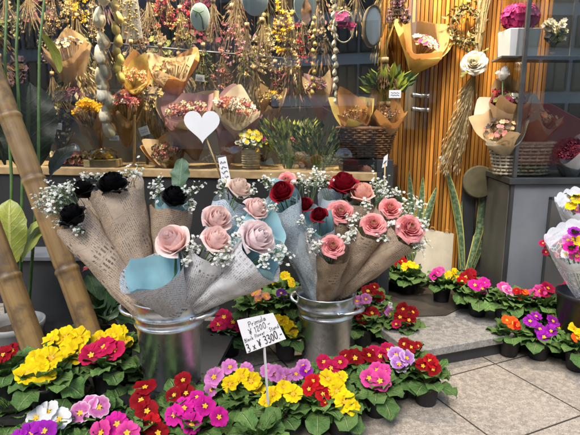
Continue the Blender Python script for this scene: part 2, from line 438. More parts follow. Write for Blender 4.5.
# ================================================================== setting
ROT = math.radians(24.5)
def isect2(a, b, c, d):
    r = (b - a).to_2d(); s = (d - c).to_2d(); k = r.x * s.y - r.y * s.x
    q = (c - a).to_2d(); t = (q.x * s.y - q.y * s.x) / k
    return a.to_2d() + r * t
_o = isect2(G(495, 364, 0), G(580, 411, 0), G(533, 435, 0), G(580, 416, 0))
M['tile'] = terrazzo('terrazzo_paving', (.335, .29, .235), (.27, .232, .19), (.075, .06, .05), (.56, .52, .45), ROT, .40, (_o.x, _o.y))
M['granite'] = terrazzo('speckled_granite', (.235, .225, .205), (.185, .178, .168), (.06, .056, .052), (.38, .365, .34), rough=.5)
M['asphalt'] = mat('asphalt', (.05, .05, .052), (.035, .035, .037), 60, .9, bump=.004)
M['kerb'] = mat('kerb_stone', (.30, .30, .29), (.24, .24, .23), 20, .8)
M['innerfloor'] = mat('dark_floor_tile', (.085, .065, .05), (.06, .047, .038), 5, .3, tint=.05)
M['matting'] = mat('dark_threshold', (.07, .058, .046), (.045, .038, .032), 9, .45, tint=.05, bump=.001)
M['wallpaint'] = mat('dim_shop_wall', (.12, .095, .068), (.08, .064, .05), 2.5, .8)
M['ceilpaint'] = mat('ceiling_paint', (.30, .28, .25), None, 3, .8)
M['facade'] = mat('facade_render', (.16, .155, .15), (.12, .12, .118), 3, .7)

M['matteblack'] = mat('matte_black_wall', (.014, .014, .015), (.022, .022, .023), 5, .5, tint=.05)
def struct(name, mb, m, label=None):
    o = mb.build(name, m, smooth=False); o['kind'] = 'structure'; return o
b = MB(); b.slab([(-9, -3.2, 0), (9, -3.2, 0), (9, 6, 0), (-9, 6, 0)], .15); struct('pavement', b, M['tile'])
b = MB(); b.slab([(-70, -70, -.14), (70, -70, -.14), (70, 70, -.14), (-70, 70, -.14)], .05); struct('ground', b, M['asphalt'])
b = MB(); b.slab([(-40, -9.5, -.128), (40, -9.5, -.128), (40, -3.36, -.128), (-40, -3.36, -.128)], .008); struct('road', b, M['asphalt'])
b = MB(); b.box((0, -3.28, -.06), (18, .15, .13)); bevel(struct('kerb', b, M['kerb']), .02)

# entrance step ----------------------------------------------------
SH = .095
e0 = G(444, 368, 0); e1 = G(506, 356, 0); ed = (e1 - e0).normalized(); en = Vector((-ed.y, ed.x, 0))
def SE(s, d): p = e0 + ed * s + en * d; return (p.x, p.y)
WR = Vector((.39, 2.32, 0)); WL = Vector((-3.0, 2.88, 0))
st = thing('entrance_step', 'low speckled granite step with dark recessed riser in front of the shop entrance', 'step', (*SE(0, 0), 0))
b = MB(); b.prism([SE(-.16, 0), SE(1.6, 0), SE(1.6, .8), SE(-.16, .8)], SH - .035, SH)
t_ = b.build('tread', M['granite'], st, False, world=True); bevel(t_, .004, 2)
b = MB(); b.prism([SE(-.14, .025), SE(1.58, .025), SE(1.58, .78), SE(-.14, .78)], .002, SH - .036)
b.build('riser', M['blackpanel'], st, False, world=True)
mp = [G(372, 297, SH), G(392, 318, SH), G(446, 316, SH), G(478, 300, SH), G(455, 272, SH), G(392, 270, SH)]
b = MB(); b.prism([(p.x, p.y) for p in mp], SH + .001, SH + .006)
tag(b.build('threshold_mat', M['matting'], None, False), 'dark brown threshold mat lying on the granite step before the wooden wall', 'mat')

# ------------------------------------------------------------------ shop front (left window)
wd = (WR - WL).normalized(); wn = Vector((-wd.y, wd.x, 0))          # wn points into the shop
if wn.y < 0: wn = -wn
SILL = .76
def WP(s, d, z=0):                                                   # s metres left of the corner, d metres into the shop
    p = WR - wd * s + wn * d; return Vector((p.x, p.y, z))
def PW(u, v, d): return PL(u, v, WR + wn * d, wn)
sf = thing('shop_front', 'large flower shop display window with dark wall below and pale wooden sill', 'shop front', WP(0, 0))
b = MB(); b.prism([WP(0, -.0)[:2], WP(3.4, -.0)[:2], WP(3.4, .06)[:2], WP(0, .06)[:2]], .0, SILL - .04)
b.build('low_wall', M['matteblack'], sf, False, world=True)
b = MB(); b.prism([WP(-.012, -.014)[:2], WP(3.4, -.014)[:2], WP(3.4, .05)[:2], WP(-.012, .05)[:2]], SILL - .038, SILL)
bevel(b.build('sill', M['beam'], sf, False, world=True), .003)
b = MB(); b.prism([WP(0, .015)[:2], WP(3.4, .015)[:2], WP(3.4, .022)[:2], WP(0, .022)[:2]], SILL + .001, 2.35)
b.build('window_pane', M['glass'], sf, False, world=True)
b = MB(); b.prism([WP(.06, .055)[:2], WP(3.4, .055)[:2], WP(3.4, .42)[:2], WP(.06, .42)[:2]], SILL - .03, SILL - .003)
b.build('display_shelf', M['beam'], sf, False, world=True)
b = MB(); b.prism([WP(.1, .44)[:2], WP(3.4, .44)[:2], WP(3.4, .47)[:2], WP(.1, .47)[:2]], .1, SILL - .04)
b.build('shelf_panel', M['darkwood'], sf, False, world=True)
# return pane from the corner to the wooden wall
SLA = Vector((.575, 2.80, 0)); SLB = Vector((2.2, 2.66, 0)); sd = (SLB - SLA).normalized(); sn = Vector((sd.y, -sd.x, 0))
if sn.y > 0: sn = -sn                                                # points to the street
rd = (SLA - WR); rl = rd.length; rd.normalize(); rn = Vector((rd.y, -rd.x, 0))
b = MB(); a0 = WR + rd * .02; a1 = SLA - rd * .02
b.prism([a0[:2], a1[:2], (a1 + rn * .008)[:2], (a0 + rn * .008)[:2]], SILL + .001, 2.35)
b.build('return_pane', M['glass_door'], sf, False, world=True)
b = MB(); b.prism([a0[:2], a1[:2], (a1 + rn * .03)[:2], (a0 + rn * .03)[:2]], SH, SILL - .001)
b.build('return_wall', M['blackpanel'], sf, False, world=True)
b = MB(); b.prism([WP(-2.4, -.02)[:2], WP(3.4, -.02)[:2], WP(3.4, .12)[:2], WP(-2.4, .12)[:2]], 2.352, 4.2)
b.build('upper_wall', M['facade'], sf, False, world=True)

# room behind the glass
b = MB(); b.slab([(-3.4, 4.3, 0), (2.6, 4.3, 0), (2.6, 4.3, 2.6), (-3.4, 4.3, 2.6)][::-1], .1); struct('back_wall', b, M['wallpaint'])
b = MB(); b.slab([(-3.4, 2.95, 0), (-3.4, 4.3, 0), (-3.4, 4.3, 2.6), (-3.4, 2.95, 2.6)], .1); struct('side_wall', b, M['wallpaint'])
b = MB(); b.slab([(2.6, 2.6, 0), (2.6, 4.3, 0), (2.6, 4.3, 2.6), (2.6, 2.6, 2.6)][::-1], .1); struct('side_wall', b, M['wallpaint'])
b = MB(); b.slab([(-3.4, 2.42, 2.4), (-3.4, 4.4, 2.4), (2.7, 4.4, 2.4), (2.7, 2.42, 2.4)], .1); struct('ceiling', b, M['ceilpaint'])
b = MB(); b.slab([(-3.4, 2.95, .06), (2.6, 2.75, .06), (2.6, 4.3, .06), (-3.4, 4.3, .06)], .05); struct('floor', b, M['innerfloor'])

# warm lamps of the shop: tracks of spots under its ceiling
def lamp(x, y, z, aim, w, col=(1, .84, .64), size=.09):
    t = thing('ceiling_spotlight', 'warm black spotlight fixed under the shop ceiling', 'spotlight', (x, y, z), 'spotlights under the shop ceiling')
    d = (Vector(aim) - Vector((x, y, z))).normalized(); F = frame(d)
    b = MB(); b.lathe([(.001, -.12), (.045, -.12), (.05, -.02), (.052, .0), (.047, .0), (.045, -.02), (.001, -.03)], 16, M=F.to_3x3())
    b.tube([(0, 0, 0), (0, 0, 2.39 - z)], .008, 6); b.build('housing', M['iron'], t)
    L = bpy.data.lights.new('shop_lamp', 'AREA'); L.shape = 'DISK'; L.size = size; L.energy = w; L.color = col
    try: L.spread = math.radians(130)
    except Exception: pass
    o = bpy.data.objects.new('lamp_light', L); COL.objects.link(o); o.parent = t
    o.matrix_basis = Matrix.Translation(d * .012) @ frame(-d)
LW = 1.5
lamp(-1.3, 2.72, 2.2, (-1.2, 2.80, 1.0), 12 * LW)
lamp(-.6, 2.60, 2.2, (-.55, 2.68, 1.0), 11 * LW)
lamp(.05, 2.50, 2.2, (.05, 2.58, 1.0), 9 * LW)
lamp(.80, 2.40, 2.2, (.85, 2.72, 1.0), 7 * LW)
lamp(1.35, 2.50, 2.2, (1.3, 2.62, .9), 4.2 * LW)

# ------------------------------------------------------------------ wooden wall of narrow slats
sw = thing('slat_wall', 'orange brown wall of narrow vertical wooden slats beside the entrance', 'wall', (SLA.x, SLA.y, SH))
b = MB(); x = 0; r = random.Random(3); Lw = .76
while x < Lw:
    w = .0215
    c = SLA + sd * (x + w / 2)
    R = Matrix.Rotation(math.atan2(sd.y, sd.x), 3, 'Z')
    b.box((c.x, c.y, 1.25), (w - .0035, .022 + r.random() * .003, 2.3), R, tint=r.random())
    x += w
bevel(b.build('slats', M['slats'], sw, False, world=True), .003)
b = MB(); q = [SLA - sn * .03, SLB - sn * .03, SLB - sn * .07, SLA - sn * .07]
b.prism([p[:2] for p in q], SH, 2.4); b.build('backing', M['blackpanel'], sw, False, world=True)
def PS(u, v, d): return PL(u, v, SLA + sn * (d + .014), sn)          # d metres out from the slats

# ------------------------------------------------------------------ grey display cabinet on the right
C0 = Vector((1.035, 2.33, 0)); cd = Vector((math.cos(math.radians(2)), math.sin(math.radians(2)), 0)); cn = Vector((-cd.y, cd.x, 0))
def CP(s, d, z=0): p = C0 + cd * s + cn * d; return Vector((p.x, p.y, z))
def PC(u, v, d): return PL(u, v, C0 + cn * d, cn)
CT = .735
dc = thing('display_cabinet', 'grey metal display cabinet with glass upper case right of the entrance', 'display cabinet', C0)
S1 = SLA + sn * .05 + sd * .50
b = MB(); b.prism([CP(0, 0)[:2], CP(1.6, 0)[:2], CP(1.6, .25)[:2], (S1.x, S1.y), ], .0, CT - .03)
bevel(b.build('base', [M['greypanel']], dc, False, world=True), .004)
p_, q_ = Vector((C0.x, C0.y, 0)), Vector((S1.x, S1.y, 0)); dd = (q_ - p_).normalized(); nn = Vector((dd.y, -dd.x, 0))
if nn.x > 0: nn = -nn
b = MB(); b.prism([(p_ + dd * .012 + nn * .003)[:2], (q_ + nn * .003)[:2], (q_ + nn * .008)[:2], (p_ + dd * .012 + nn * .008)[:2]], SH, CT - .035)
b.build('side_panel', M['brownpanel'], dc, False, world=True)
b = MB(); q1, q2 = SLA + sd * .375, SLA + sd * .53
b.prism([(q1 + sn * .02)[:2], (q2 + sn * .02)[:2], (q2 + sn * .034)[:2], (q1 + sn * .034)[:2]], SH, CT - .04); b.build('back_panel', M['blackpanel'], dc, False, world=True)
b = MB(); b.prism([CP(-.004, -.006)[:2], CP(.012, -.006)[:2], CP(.012, .004)[:2], CP(-.004, .004)[:2]], SH, CT - .032)
b.build('corner_trim', M['blackpanel'], dc, False, world=True)
b = MB(); b.prism([CP(-.02, -.02)[:2], CP(1.6, -.02)[:2], CP(1.6, .26)[:2], (S1.x - .02, S1.y)], CT - .029, CT)
bevel(b.build('top_ledge', M['blackpanel'], dc, False, world=True), .003)
b = MB(); b.prism([CP(.005, .0)[:2], CP(.021, .0)[:2], CP(.021, .016)[:2], CP(.005, .016)[:2]], CT + .001, 2.35)
b.build('corner_post', M['iron'], dc, False, world=True)
b = MB(); b.prism([CP(.022, .004)[:2], CP(1.6, .004)[:2], CP(1.6, .011)[:2], CP(.022, .011)[:2]], CT + .001, 2.35)
b.build('front_pane', M['glass'], dc, False, world=True)
b = MB()
pa = CP(.008, .02); pb = Vector((S1.x, S1.y, 0)) - dd * .01
b.prism([pa[:2], pb[:2], (pb + nn * .006)[:2], (pa + nn * .006)[:2]], CT + .001, 2.35)
b.build('side_pane', M['glass_door'], dc, False, world=True)
# dark access panel set into the base
b = MB(); a_, c_ = PC(549, 197, 0), PC(640, 290, 0)
for (x0, x1, z0, z1) in ((a_.x, a_.x + .55, a_.z - .012, a_.z), (a_.x, a_.x + .012, .12, a_.z)):
    b.prism([CP(x0 - C0.x, -.006)[:2], CP(x1 - C0.x, -.006)[:2], CP(x1 - C0.x, -.001)[:2], CP(x0 - C0.x, -.001)[:2]], z0, z1)
b.build('panel_seam', M['blackpanel'], dc, False, world=True)
b = MB(); b.prism([CP(a_.x - C0.x + .013, -.004)[:2], CP(a_.x - C0.x + .55, -.004)[:2], CP(a_.x - C0.x + .55, -.001)[:2], CP(a_.x - C0.x + .013, -.001)[:2]], .12, a_.z - .013)
b.build('access_panel', M['brownpanel'], dc, False, world=True)

# clamps on the glass door before the slats
dr = thing('glass_door', 'frameless clear glass door leaf with steel clamps folded against the wooden slats', 'door', PS(428, 250, .07))
d0, d1 = PS(404, 130, .07), PS(434, 130, .07)
b = MB(); b.prism([d0[:2], d1[:2], (d1 - sn * .008)[:2], (d0 - sn * .008)[:2]], .95, 1.62)
b.build('door_pane', M['glass_door'], dr, False, world=True)
for v in (95.5, 109.5):
    b = MB(); p0, p1 = PS(414, v - .5, .085), PS(428, v + .5, .085)
    b.tube([p0, p1], .010, 10)
    for q in (p0, p1): b.ball(q, .0125)
    b.tube([p0.lerp(p1, .5), p0.lerp(p1, .5) - sn * .09], .009, 8)
    b.build('clamp', M['steel'], dr, True, world=True)

# ------------------------------------------------------------------ the far side of the street (seen in the window glass)
M['bluegrey'] = mat('blue_grey_cladding', (.68, .72, .75), (.60, .65, .68), 1.2, .5, tint=.15)
M['concrete'] = mat('pale_concrete', (.60, .62, .64), (.52, .54, .56), 1.5, .8)
M['darkbrick'] = mat('dull_grey_render', (.34, .36, .38), (.26, .275, .29), 3, .9)
M['windowdark'] = mat('dark_window', (.03, .04, .05), (.02, .025, .03), 2, .12, tint=.1, spec=.8)
M['carred'] = mat('red_car_paint', (.42, .012, .018), (.38, .01, .015), 3, .2, spec=.6, tint=.05)
M['carsilver'] = mat('grey_car_paint', (.10, .11, .12), (.08, .09, .10), 3, .22, spec=.6, tint=.05)
M['tyre'] = mat('tyre_rubber', (.02, .02, .02), None, 30, .85)
def office(name, label, x0, x1, y, h, wm, nx, nz, fy=.0):
    t = thing(name, label, 'building', ((x0 + x1) / 2, y, 0))
    b = MB(); b.prism([(x0, y - 6), (x1, y - 6), (x1, y), (x0, y)], 0, h); b.build('wall', wm, t, False, world=True)
    b = MB(); b.prism([(x0 - .15, y - 6.15), (x1 + .15, y - 6.15), (x1 + .15, y + .15), (x0 - .15, y + .15)], h, h + .35); b.build('roof', M['concrete'], t, False, world=True)
    px = (x1 - x0) / nx; pz = (h - .4) / nz
    me = None
    for i in range(nx):
        for j in range(nz):
            b = MB(); w, hh = px * .72, pz * .62
            if me is None:
                b.box((0, .02, 0), (w, .04, hh)); me = b.mesh('window', M['windowdark'], False)
                f = MB()
                for (cx, cz, sx, sz) in ((0, hh / 2 + .03, w + .12, .06), (0, -hh / 2 - .03, w + .12, .06), (-w / 2 - .03, 0, .06, hh), (w / 2 + .03, 0, .06, hh), (0, 0, .05, hh)):
                    f.box((cx, .035, cz), (sx, .08, sz))
                fm = f.mesh('window_frame', M['iron'], False)
            o = inst('window', me, t, Matrix.Translation((x0 + px * (i + .5) - (x0 + x1) / 2, 0, .35 + pz * (j + .52))))
            inst('window_frame', fm, o)
office('office_building', 'blue grey panel clad office block across the street', -5.2, 1.2, -11, 9, M['bluegrey'], 9, 7)
office('grey_building', 'long dull grey building across the street', -34, -5.9, -11, 8, M['darkbrick'], 24, 5)
office('apartment_building', 'pale concrete apartment block across the street', 1.9, 12, -11.5, 8.5, M['concrete'], 10, 6)
def car(label, x, y, pm, s=1):
    t = thing('parked_car', label, 'car', (x, y, -.12), 'cars parked across the street')
    prof = [(-2.1, .35), (-2.12, .62), (-1.95, .82), (-1.15, .93), (-.55, 1.38), (.75, 1.42), (1.55, 1.0), (2.05, .92), (2.12, .6), (2.08, .35)]
    b = MB(); n = len(prof)
    for k, (yy, ins) in enumerate(((-.84, .10), (-.80, 0), (.80, 0), (.84, .10))): pass
    def ring(yy, sh): return [(px * (1 - sh * .02), yy * (1 - (.16 if pz > 1.0 else 0)), pz - sh * .02) for px, pz in prof]
    rings = [ring(-.85, 1), ring(-.82, 0), ring(.82, 0), ring(.85, 1)]
    vs = [p for r_ in rings for p in r_]
    fs = [(k * n + i, k * n + i + 1, (k + 1) * n + i + 1, (k + 1) * n + i) for k in range(3) for i in range(n - 1)]
    fs += [tuple(range(n))[::-1], tuple(range(3 * n, 4 * n))]
    b.add(vs, fs); bevel(b.build('body', pm, t, True), .04, 3)
    b = MB()
    for sg in (-1, 1):
        b.slab([(-1.0, sg * .80, .96), (-.5, sg * .722, 1.32), (.70, sg * .722, 1.35), (1.35, sg * .80, 1.0)][::sg], .01)
    b.build('side_window', M['windowdark'], t, False)
    b = MB(); b.slab([(-1.20, -.66, .965), (-.62, -.60, 1.37), (-.62, .60, 1.37), (-1.20, .66, .965)], .012); b.build('windscreen', M['windowdark'], t, False)
    w = MB(); w.lathe([(.001, -.1), (.2, -.11), (.30, -.10), (.32, -.06), (.32, .06), (.30, .1), (.2, .11), (.001, .1)], 24, M=Matrix.Rotation(PI / 2, 3, 'X'))
    wm = w.mesh('wheel', M['tyre'])
    rm = MB(); rm.lathe([(.001, -.118), (.19, -.118), (.2, -.10), (.2, .10), (.19, .118), (.001, .118)], 24, M=Matrix.Rotation(PI / 2, 3, 'X')); rmm = rm.mesh('rim', M['steel'])
    for px in (-1.35, 1.3):
        for py in (-.78, .78):
            o = inst('wheel', wm, t, Matrix.Translation((px, py, .32))); inst('rim', rmm, o)
car('dark grey hatchback parked across the street', -3.0, -7.2, M['carsilver'])
M['cargreen'] = mat('dark_green_car_paint', (.02, .05, .05), (.015, .04, .04), 3, .2, spec=.6, tint=.05)
car('dark green hatchback parked across the street', -10.2, -7.0, M['cargreen'])
car('red hatchback parked across the street', 4.4, -5.0, M['carred'])
# ================================================================== primroses
def petal_flower(seed, np_=6, ruffle=.5, cup=.18):
    r = random.Random(seed); b = MB()
    for i in range(np_):
        a0 = 2 * PI * i / np_ + r.uniform(-.10, .10); w = PI / np_ * r.uniform(1.12, 1.34)
        Lp = r.uniform(.88, 1.05); lift = (.05 if i % 2 else -.03) + r.uniform(-.03, .03); tw = r.uniform(-.16, .16); cp = cup + r.uniform(-.12, .14)
        ph = r.uniform(0, 6)
        def fn(u, v):
            x = u * 2 - 1
            notch = .15 * math.exp(-(x / .24) ** 2) * v ** 3
            rr = (.10 + .90 * v * (1 - .20 * abs(x) ** 2.6)) * Lp - notch
            ang = a0 + x * w * (.55 + .45 * math.sin(min(1, v * 1.15) * PI / 2))
            z = lift * v + cp * v ** 1.6 * .55 - .12 * max(0, v - .72) ** 1.5 * 3 + tw * x * v * .7
            z += ruffle * .10 * v * v * math.sin(x * 4.5 + ph) + ruffle * .03 * v * v * math.sin(x * 11 + ph * 2) + .05 * v * (1 - abs(x)) - .03 * (1 - v) ** 2
            return (rr * math.cos(ang), rr * math.sin(ang), z)
        b.grid(fn, 8, 6, tint=r.uniform(.3, .7))
    b.tube([(0, 0, -.75), (0, 0, -.3), (0, 0, -.02)], [.035, .05, .11], 6, tint=.3)
    return b
def eye_mesh(seed):
    r = random.Random(seed); b = MB(); n = 30; vs = [(0, 0, -.01)]
    ph = [r.uniform(.16, .36) for _ in range(5)]
    for k, q in enumerate((.5, 1)):
        for i in range(n):
            a = 2 * PI * i / n; w = .205 * (1 + ph[int(i / 6) % 5] * math.cos(5 * a)) * q
            vs.append((w * math.cos(a), w * math.sin(a), -.004 + .028 * q))
    b.add(vs, [(0, 1 + i, 1 + (i + 1) % n) for i in range(n)] + [(1 + i, 1 + n + i, 1 + n + (i + 1) % n, 1 + (i + 1) % n) for i in range(n)])
    b.ball((0, 0, .0), .038, lump=.4)
    return b
FLM = {}
def flower_mesh(col, k):
    key = (col, k)
    if key not in FLM:
        b = petal_flower(k * 17 + hash(col) % 1 + 3, 6 if k % 2 else 5, (.5, .9, .7, .6)[k % 4], (.12, .24, .3, .18)[k % 4])
        if col == 'yellow': b = petal_flower(k * 17 + 3, 6, 1.15, .34)
        FLM[key] = b.mesh('flower', M[col])
    return FLM[key]
EYES = [eye_mesh(s).mesh('eye', M['eye']) for s in range(3)]
M['yellow_eye'] = mat('orange_flower_eye', (.80, .30, .008), (.85, .40, .01), 300, .6, tint=.1)
EYES_Y = [eye_mesh(s + 9).mesh('eye', M['yellow_eye']) for s in range(2)]

def leaf_piece(b, base, az, el, L, W, droop, seed, tint, petiole=.3, fold=.25, wav=.10, nu=6, nv=9):
    """one leaf as a curved, folded blade; el is the elevation at its root, droop the bend over its length"""
    r = random.Random(seed); ph = r.uniform(0, 6); base = Vector(base)
    N = 24; pts = [base]; e = el
    for i in range(N):
        e = el - droop * ((i + 1) / N) ** 1.3
        pts.append(pts[-1] + Vector((math.cos(e) * math.cos(az), math.cos(e) * math.sin(az), math.sin(e))) * (L / N))
    side = Vector((-math.sin(az), math.cos(az), 0)); roll = r.uniform(-.3, .3)
    def fn(u, v):
        x = u * 2 - 1; k = v * N; i = min(int(k), N - 1); p = pts[i].lerp(pts[i + 1], k - i)
        t = (pts[i + 1] - pts[i]).normalized(); up = side.cross(t) * -1
        if up.z < 0: up = -up
        if v < petiole: w = .07 + .25 * (v / petiole) ** 3 * .6
        else:
            q = (v - petiole) / (1 - petiole); w = max(.02, (math.sin(PI * (.05 + .95 * q) ** 1.15)) ** .55) if q < 1 else .02
            w = w * (.97 + .03 * math.sin(40 * q)) if q < .97 else w * .75
            w = max(w, .2 * (1 - q))
        sd_ = (side * math.cos(roll * v) + up * math.sin(roll * v))
        wave = wav * 1.25 * W * math.sin(v * 19 + ph + (2 if x > 0 else 0)) * abs(x) ** 2 * (1 if v > petiole else 0)
        return p + sd_ * (x * w * W / 2) + up * (abs(x) * fold * w * W / 2 - x * x * fold * .9 * w * W / 2 * max(0, v - .2) + wave)
    b.grid(fn, nu, nv, tint=tint)

def foliage_mesh(seed, n=15, spread=1.0):
    r = random.Random(seed); b = MB()
    for i in range(n):
        t = i / (n - 1); az = i * 2.39996 + r.uniform(-.35, .35)
        el = .30 + .95 * t + r.uniform(-.12, .12)
        L = (.114 - .022 * t) * r.uniform(.85, 1.15) * spread
        W = (.072 - .014 * t) * r.uniform(.88, 1.15)
        leaf_piece(b, (.006 * math.cos(az), .006 * math.sin(az), -.004), az, el, L, W, .55 + .55 * (1 - t) + r.uniform(-.15, .25), seed * 100 + i, r.uniform(.25, .75))
    return b.mesh('foliage', M['leaf'])
FOL = [foliage_mesh(s, 17 + s % 4) for s in range(7)]
PH, PR = .085, .047
b = MB(); b.lathe([(.001, 0), (PR * .74, 0), (PR * .76, .004), (PR * .96, PH - .014), (PR * 1.03, PH - .012), (PR * 1.04, PH), (PR * .98, PH), (PR * .93, PH - .012), (.001, PH - .016)], 28)
POT = b.mesh('pot', M['pot'])
b = MB(); b.lathe([(PR * .94, PH - .011), (PR * .5, PH - .008), (.001, PH - .007)], 18); SOIL = b.mesh('soil', M['soil'])
PRI = 'potted primroses on display'
TILTN = Vector((0, -math.sin(math.radians(36)), math.cos(math.radians(36))))
def primrose(fl, zb, label, size=.040, zf=.150, fol=None, cat='potted primrose', gsc=1.0, seed=None, name='potted_primrose', shift=(0, 0), bare=False):
    """fl: (colour, u, v[, scale]) for each flower head as the photo shows it; zb: height the pot stands at"""
    r = random.Random(hash_(label))
    mu = sum(f[1] for f in fl) / len(fl); mv = sum(f[2] for f in fl) / len(fl)
    c = G(mu, mv, zb + zf)
    base = Vector((c.x + shift[0], c.y + .012 + shift[1], zb))
    t = thing(name, label, cat, base, PRI)
    t.rotation_euler = (0, 0, 0)
    inst('pot', POT, t); inst('soil', SOIL, t)
    o = inst('foliage', FOL[r.randrange(len(FOL))], t, Matrix.Translation((0, 0, PH - .006)) @ Matrix.Rotation(r.uniform(0, 6.28), 4, 'Z') @ Matrix.Scale(gsc * r.uniform(.93, 1.07), 4))
    for i, f in enumerate([] if bare else fl):
        p = PL(f[1], f[2], c, TILTN) - base
        s = .87 * size * (f[3] if len(f) > 3 else 1) * r.uniform(.92, 1.08)
        out = Vector((p.x, p.y - (c.y - base.y), 0)) * 5
        nrm = Vector((r.uniform(-.3, .3), -.62 + r.uniform(-.2, .15), .78)) + out
        Mx = Matrix.Translation(p) @ frame(nrm, r.uniform(0, 6.28)) @ Matrix.Scale(s, 4)
        fo = inst('flower', flower_mesh(f[0], r.randrange(4)), t, Mx)
        if f[0] not in ('violet',): inst('eye', (EYES_Y[r.randrange(2)] if f[0] in ('yellow', 'sunset') else EYES[r.randrange(3)]), fo)
        else: inst('eye', EYES[r.randrange(3)], fo, Matrix.Scale(.7, 4))
    return t
def hash_(s):
    h = 7
    for ch in s: h = (h * 31 + ord(ch)) % 1000003
    return h

# low black bench that lifts the left back row and the first bucket
BZ = .12
bb = thing('display_bench', 'low black display bench under the yellow primroses at the left', 'bench', (-.65, 1.66, 0))
b = MB(); b.slab([(-1.5, 1.36, BZ), (-.30, 1.36, BZ), (-.22, 2.1, BZ), (-1.5, 2.2, BZ)], .02); b.build('top', M['pot'], bb, False, world=True)
for (x, y) in ((-1.45, 1.42), (-.36, 1.42), (-.30, 2.05), (-1.45, 2.1)):
    b = MB(); b.box((x, y, (BZ - .02) / 2), (.04, .04, BZ - .0205)); b.build('leg', M['blackpanel'], bb, False, world=True)

Y_, CR, DR, RD, MG, HP, OR, WH, PU, OG, LV, PW_, SU, VI = 'yellow crimson darkred red magenta hotpink orchid white purple orange lavender pinkwhite sunset violet'.split()
primrose([(DR, 3, 355), (DR, 12, 351), (DR, -6, 362)], BZ, 'dark red primrose at the far left edge beside the bamboo pole', .036)
primrose([(Y_, 28, 373), (Y_, 38, 366), (Y_, 51, 358), (Y_, 36, 358, .8), (Y_, 45, 373)], BZ, 'bright yellow primrose at the left, right of the dark red one at the edge', .046)
primrose([(Y_, 72, 345), (Y_, 66, 337), (Y_, 80, 338), (Y_, 61, 364, .7), (Y_, 52, 339, .9), (Y_, 75, 354)], BZ, 'taller ruffled yellow primrose between the bamboo poles and the crimson primrose', .046)
primrose([(CR, 91, 355), (CR, 104, 347), (CR, 114, 350, .9)], BZ, 'deep crimson pink primrose with orange eyes, beside the yellow primroses left of the steel bucket', .048)
primrose([(Y_, 99, 338, .8), (Y_, 114, 335), (Y_, 126, 342, .9), (Y_, 121, 333, .8)], BZ, 'yellow primrose behind the crimson one, just left of the bucket handle', .040)
primrose([(WH, 36, 418), (WH, 48, 412), (WH, 59, 419), (WH, 50, 423, .8)], 0, 'white primrose in the front row at the lower left', .040)
primrose([(PU, 32, 433), (PU, 44, 431), (PU, 20, 440)], 0, 'dark purple primrose below the white primrose at the lower left edge', .038)
primrose([(PW_, 80, 413), (PW_, 99, 407, .9), (PW_, 89, 404, .9)], 0, 'pale pink and white primrose with yellow eyes, right of the white primrose', .044)
primrose([(MG, 117, 424), (HP, 101, 433), (HP, 127, 433)], 0, 'hot pink primrose in the bottom row left of the dark red primroses', .043)
primrose([(DR, 145, 387), (DR, 141, 400), (DR, 147, 411), (RD, 151, 425), (DR, 158, 433)], 0, 'dark red primrose of many heads standing in front of the left bucket', .043, gsc=1.0)
primrose([(DR, 183, 380), (DR, 186, 393), (DR, 174, 395, .9)], .03, 'small dark red primrose close against the foot of the left bucket', .034)
primrose([(MG, 184, 408), (MG, 205, 406), (MG, 192, 424), (MG, 174, 415), (MG, 219, 417, .9), (MG, 197, 397, .8)], 0, 'vivid magenta primrose with small yellow eyes in the front row centre', .040)
primrose([(OR, 214, 377, 1.15), (OR, 230, 367), (OR, 247, 370, .9), (OR, 211, 390, .7)], 0, 'pale orchid pink primrose left of the price sign stick', .040)
primrose([(Y_, 230, 384), (Y_, 251, 381, 1.1), (Y_, 242, 376, .9), (Y_, 258, 389, .9)], -.0, 'yellow primrose in the front row directly below the price sign', .036, shift=(0, -.02))
primrose([(OR, 276, 374), (OR, 268, 371), (OR, 284, 377)], 0, 'orchid pink primrose immediately right of the price sign stick', .036)
primrose([(Y_, 273, 394), (Y_, 284, 387), (Y_, 293, 394), (Y_, 266, 401, .8)], 0, 'yellow primrose right of the sign stick with wide leaves in front', .036, shift=(0, -.02))
primrose([(OR, 303, 366), (OR, 296, 374), (PU, 306, 371, .8)], 0, 'orchid and purple primrose left of the crimson one before the right bucket', .034)
primrose([(RD, 313, 381), (RD, 323, 394), (RD, 309, 389), (RD, 319, 382), (RD, 325, 402, .8)], 0, 'scarlet primrose with narrow flowers beside the yellow ruffled primrose at centre front', .032)
primrose([(Y_, 337, 391), (Y_, 345, 402), (Y_, 328, 379, .9), (Y_, 341, 377, .8), (Y_, 352, 408, .8)], 0, 'ruffled yellow primrose with tall leaves right of the scarlet one', .040)
primrose([(CR, 331, 368), (CR, 324, 362), (CR, 340, 362)], 0, 'dark crimson primrose at the foot of the right bucket', .036)
primrose([(DR, 355, 358, 1.15), (DR, 369, 355), (DR, 346, 356, .8)], 0, 'velvety dark red primrose in front of the right bucket', .038)
primrose([(HP, 369, 378), (HP, 380, 381, 1.15), (HP, 377, 370, .9), (HP, 385, 371, .8)], 0, 'hot pink primrose in a black pot clear on the paving', .038)
primrose([(CR, 380, 356), (CR, 388, 350), (CR, 373, 351, .8)], .0, 'crimson magenta primrose behind the hot pink and lavender ones', .036)
primrose([(LV, 399, 364, 1.15), (LV, 396, 355), (LV, 407, 358)], 0, 'lavender primrose with white petal edges and yellow eyes', .040)
primrose([(DR, 423, 366), (RD, 430, 361), (DR, 433, 369)], 0, 'dark red primrose at the right end of the front group beside the paving', .036)
primrose([(DR, 411, 347), (DR, 404, 344, .9), (DR, 418, 346, .7)], 0, 'near black red primrose just before the granite step corner', .034, shift=(-.01, 0))
primrose([(OR, 357, 301), (OR, 366, 299), (OR, 361, 306, .9)], .04, 'orchid primrose beside the right bucket rim', .036)
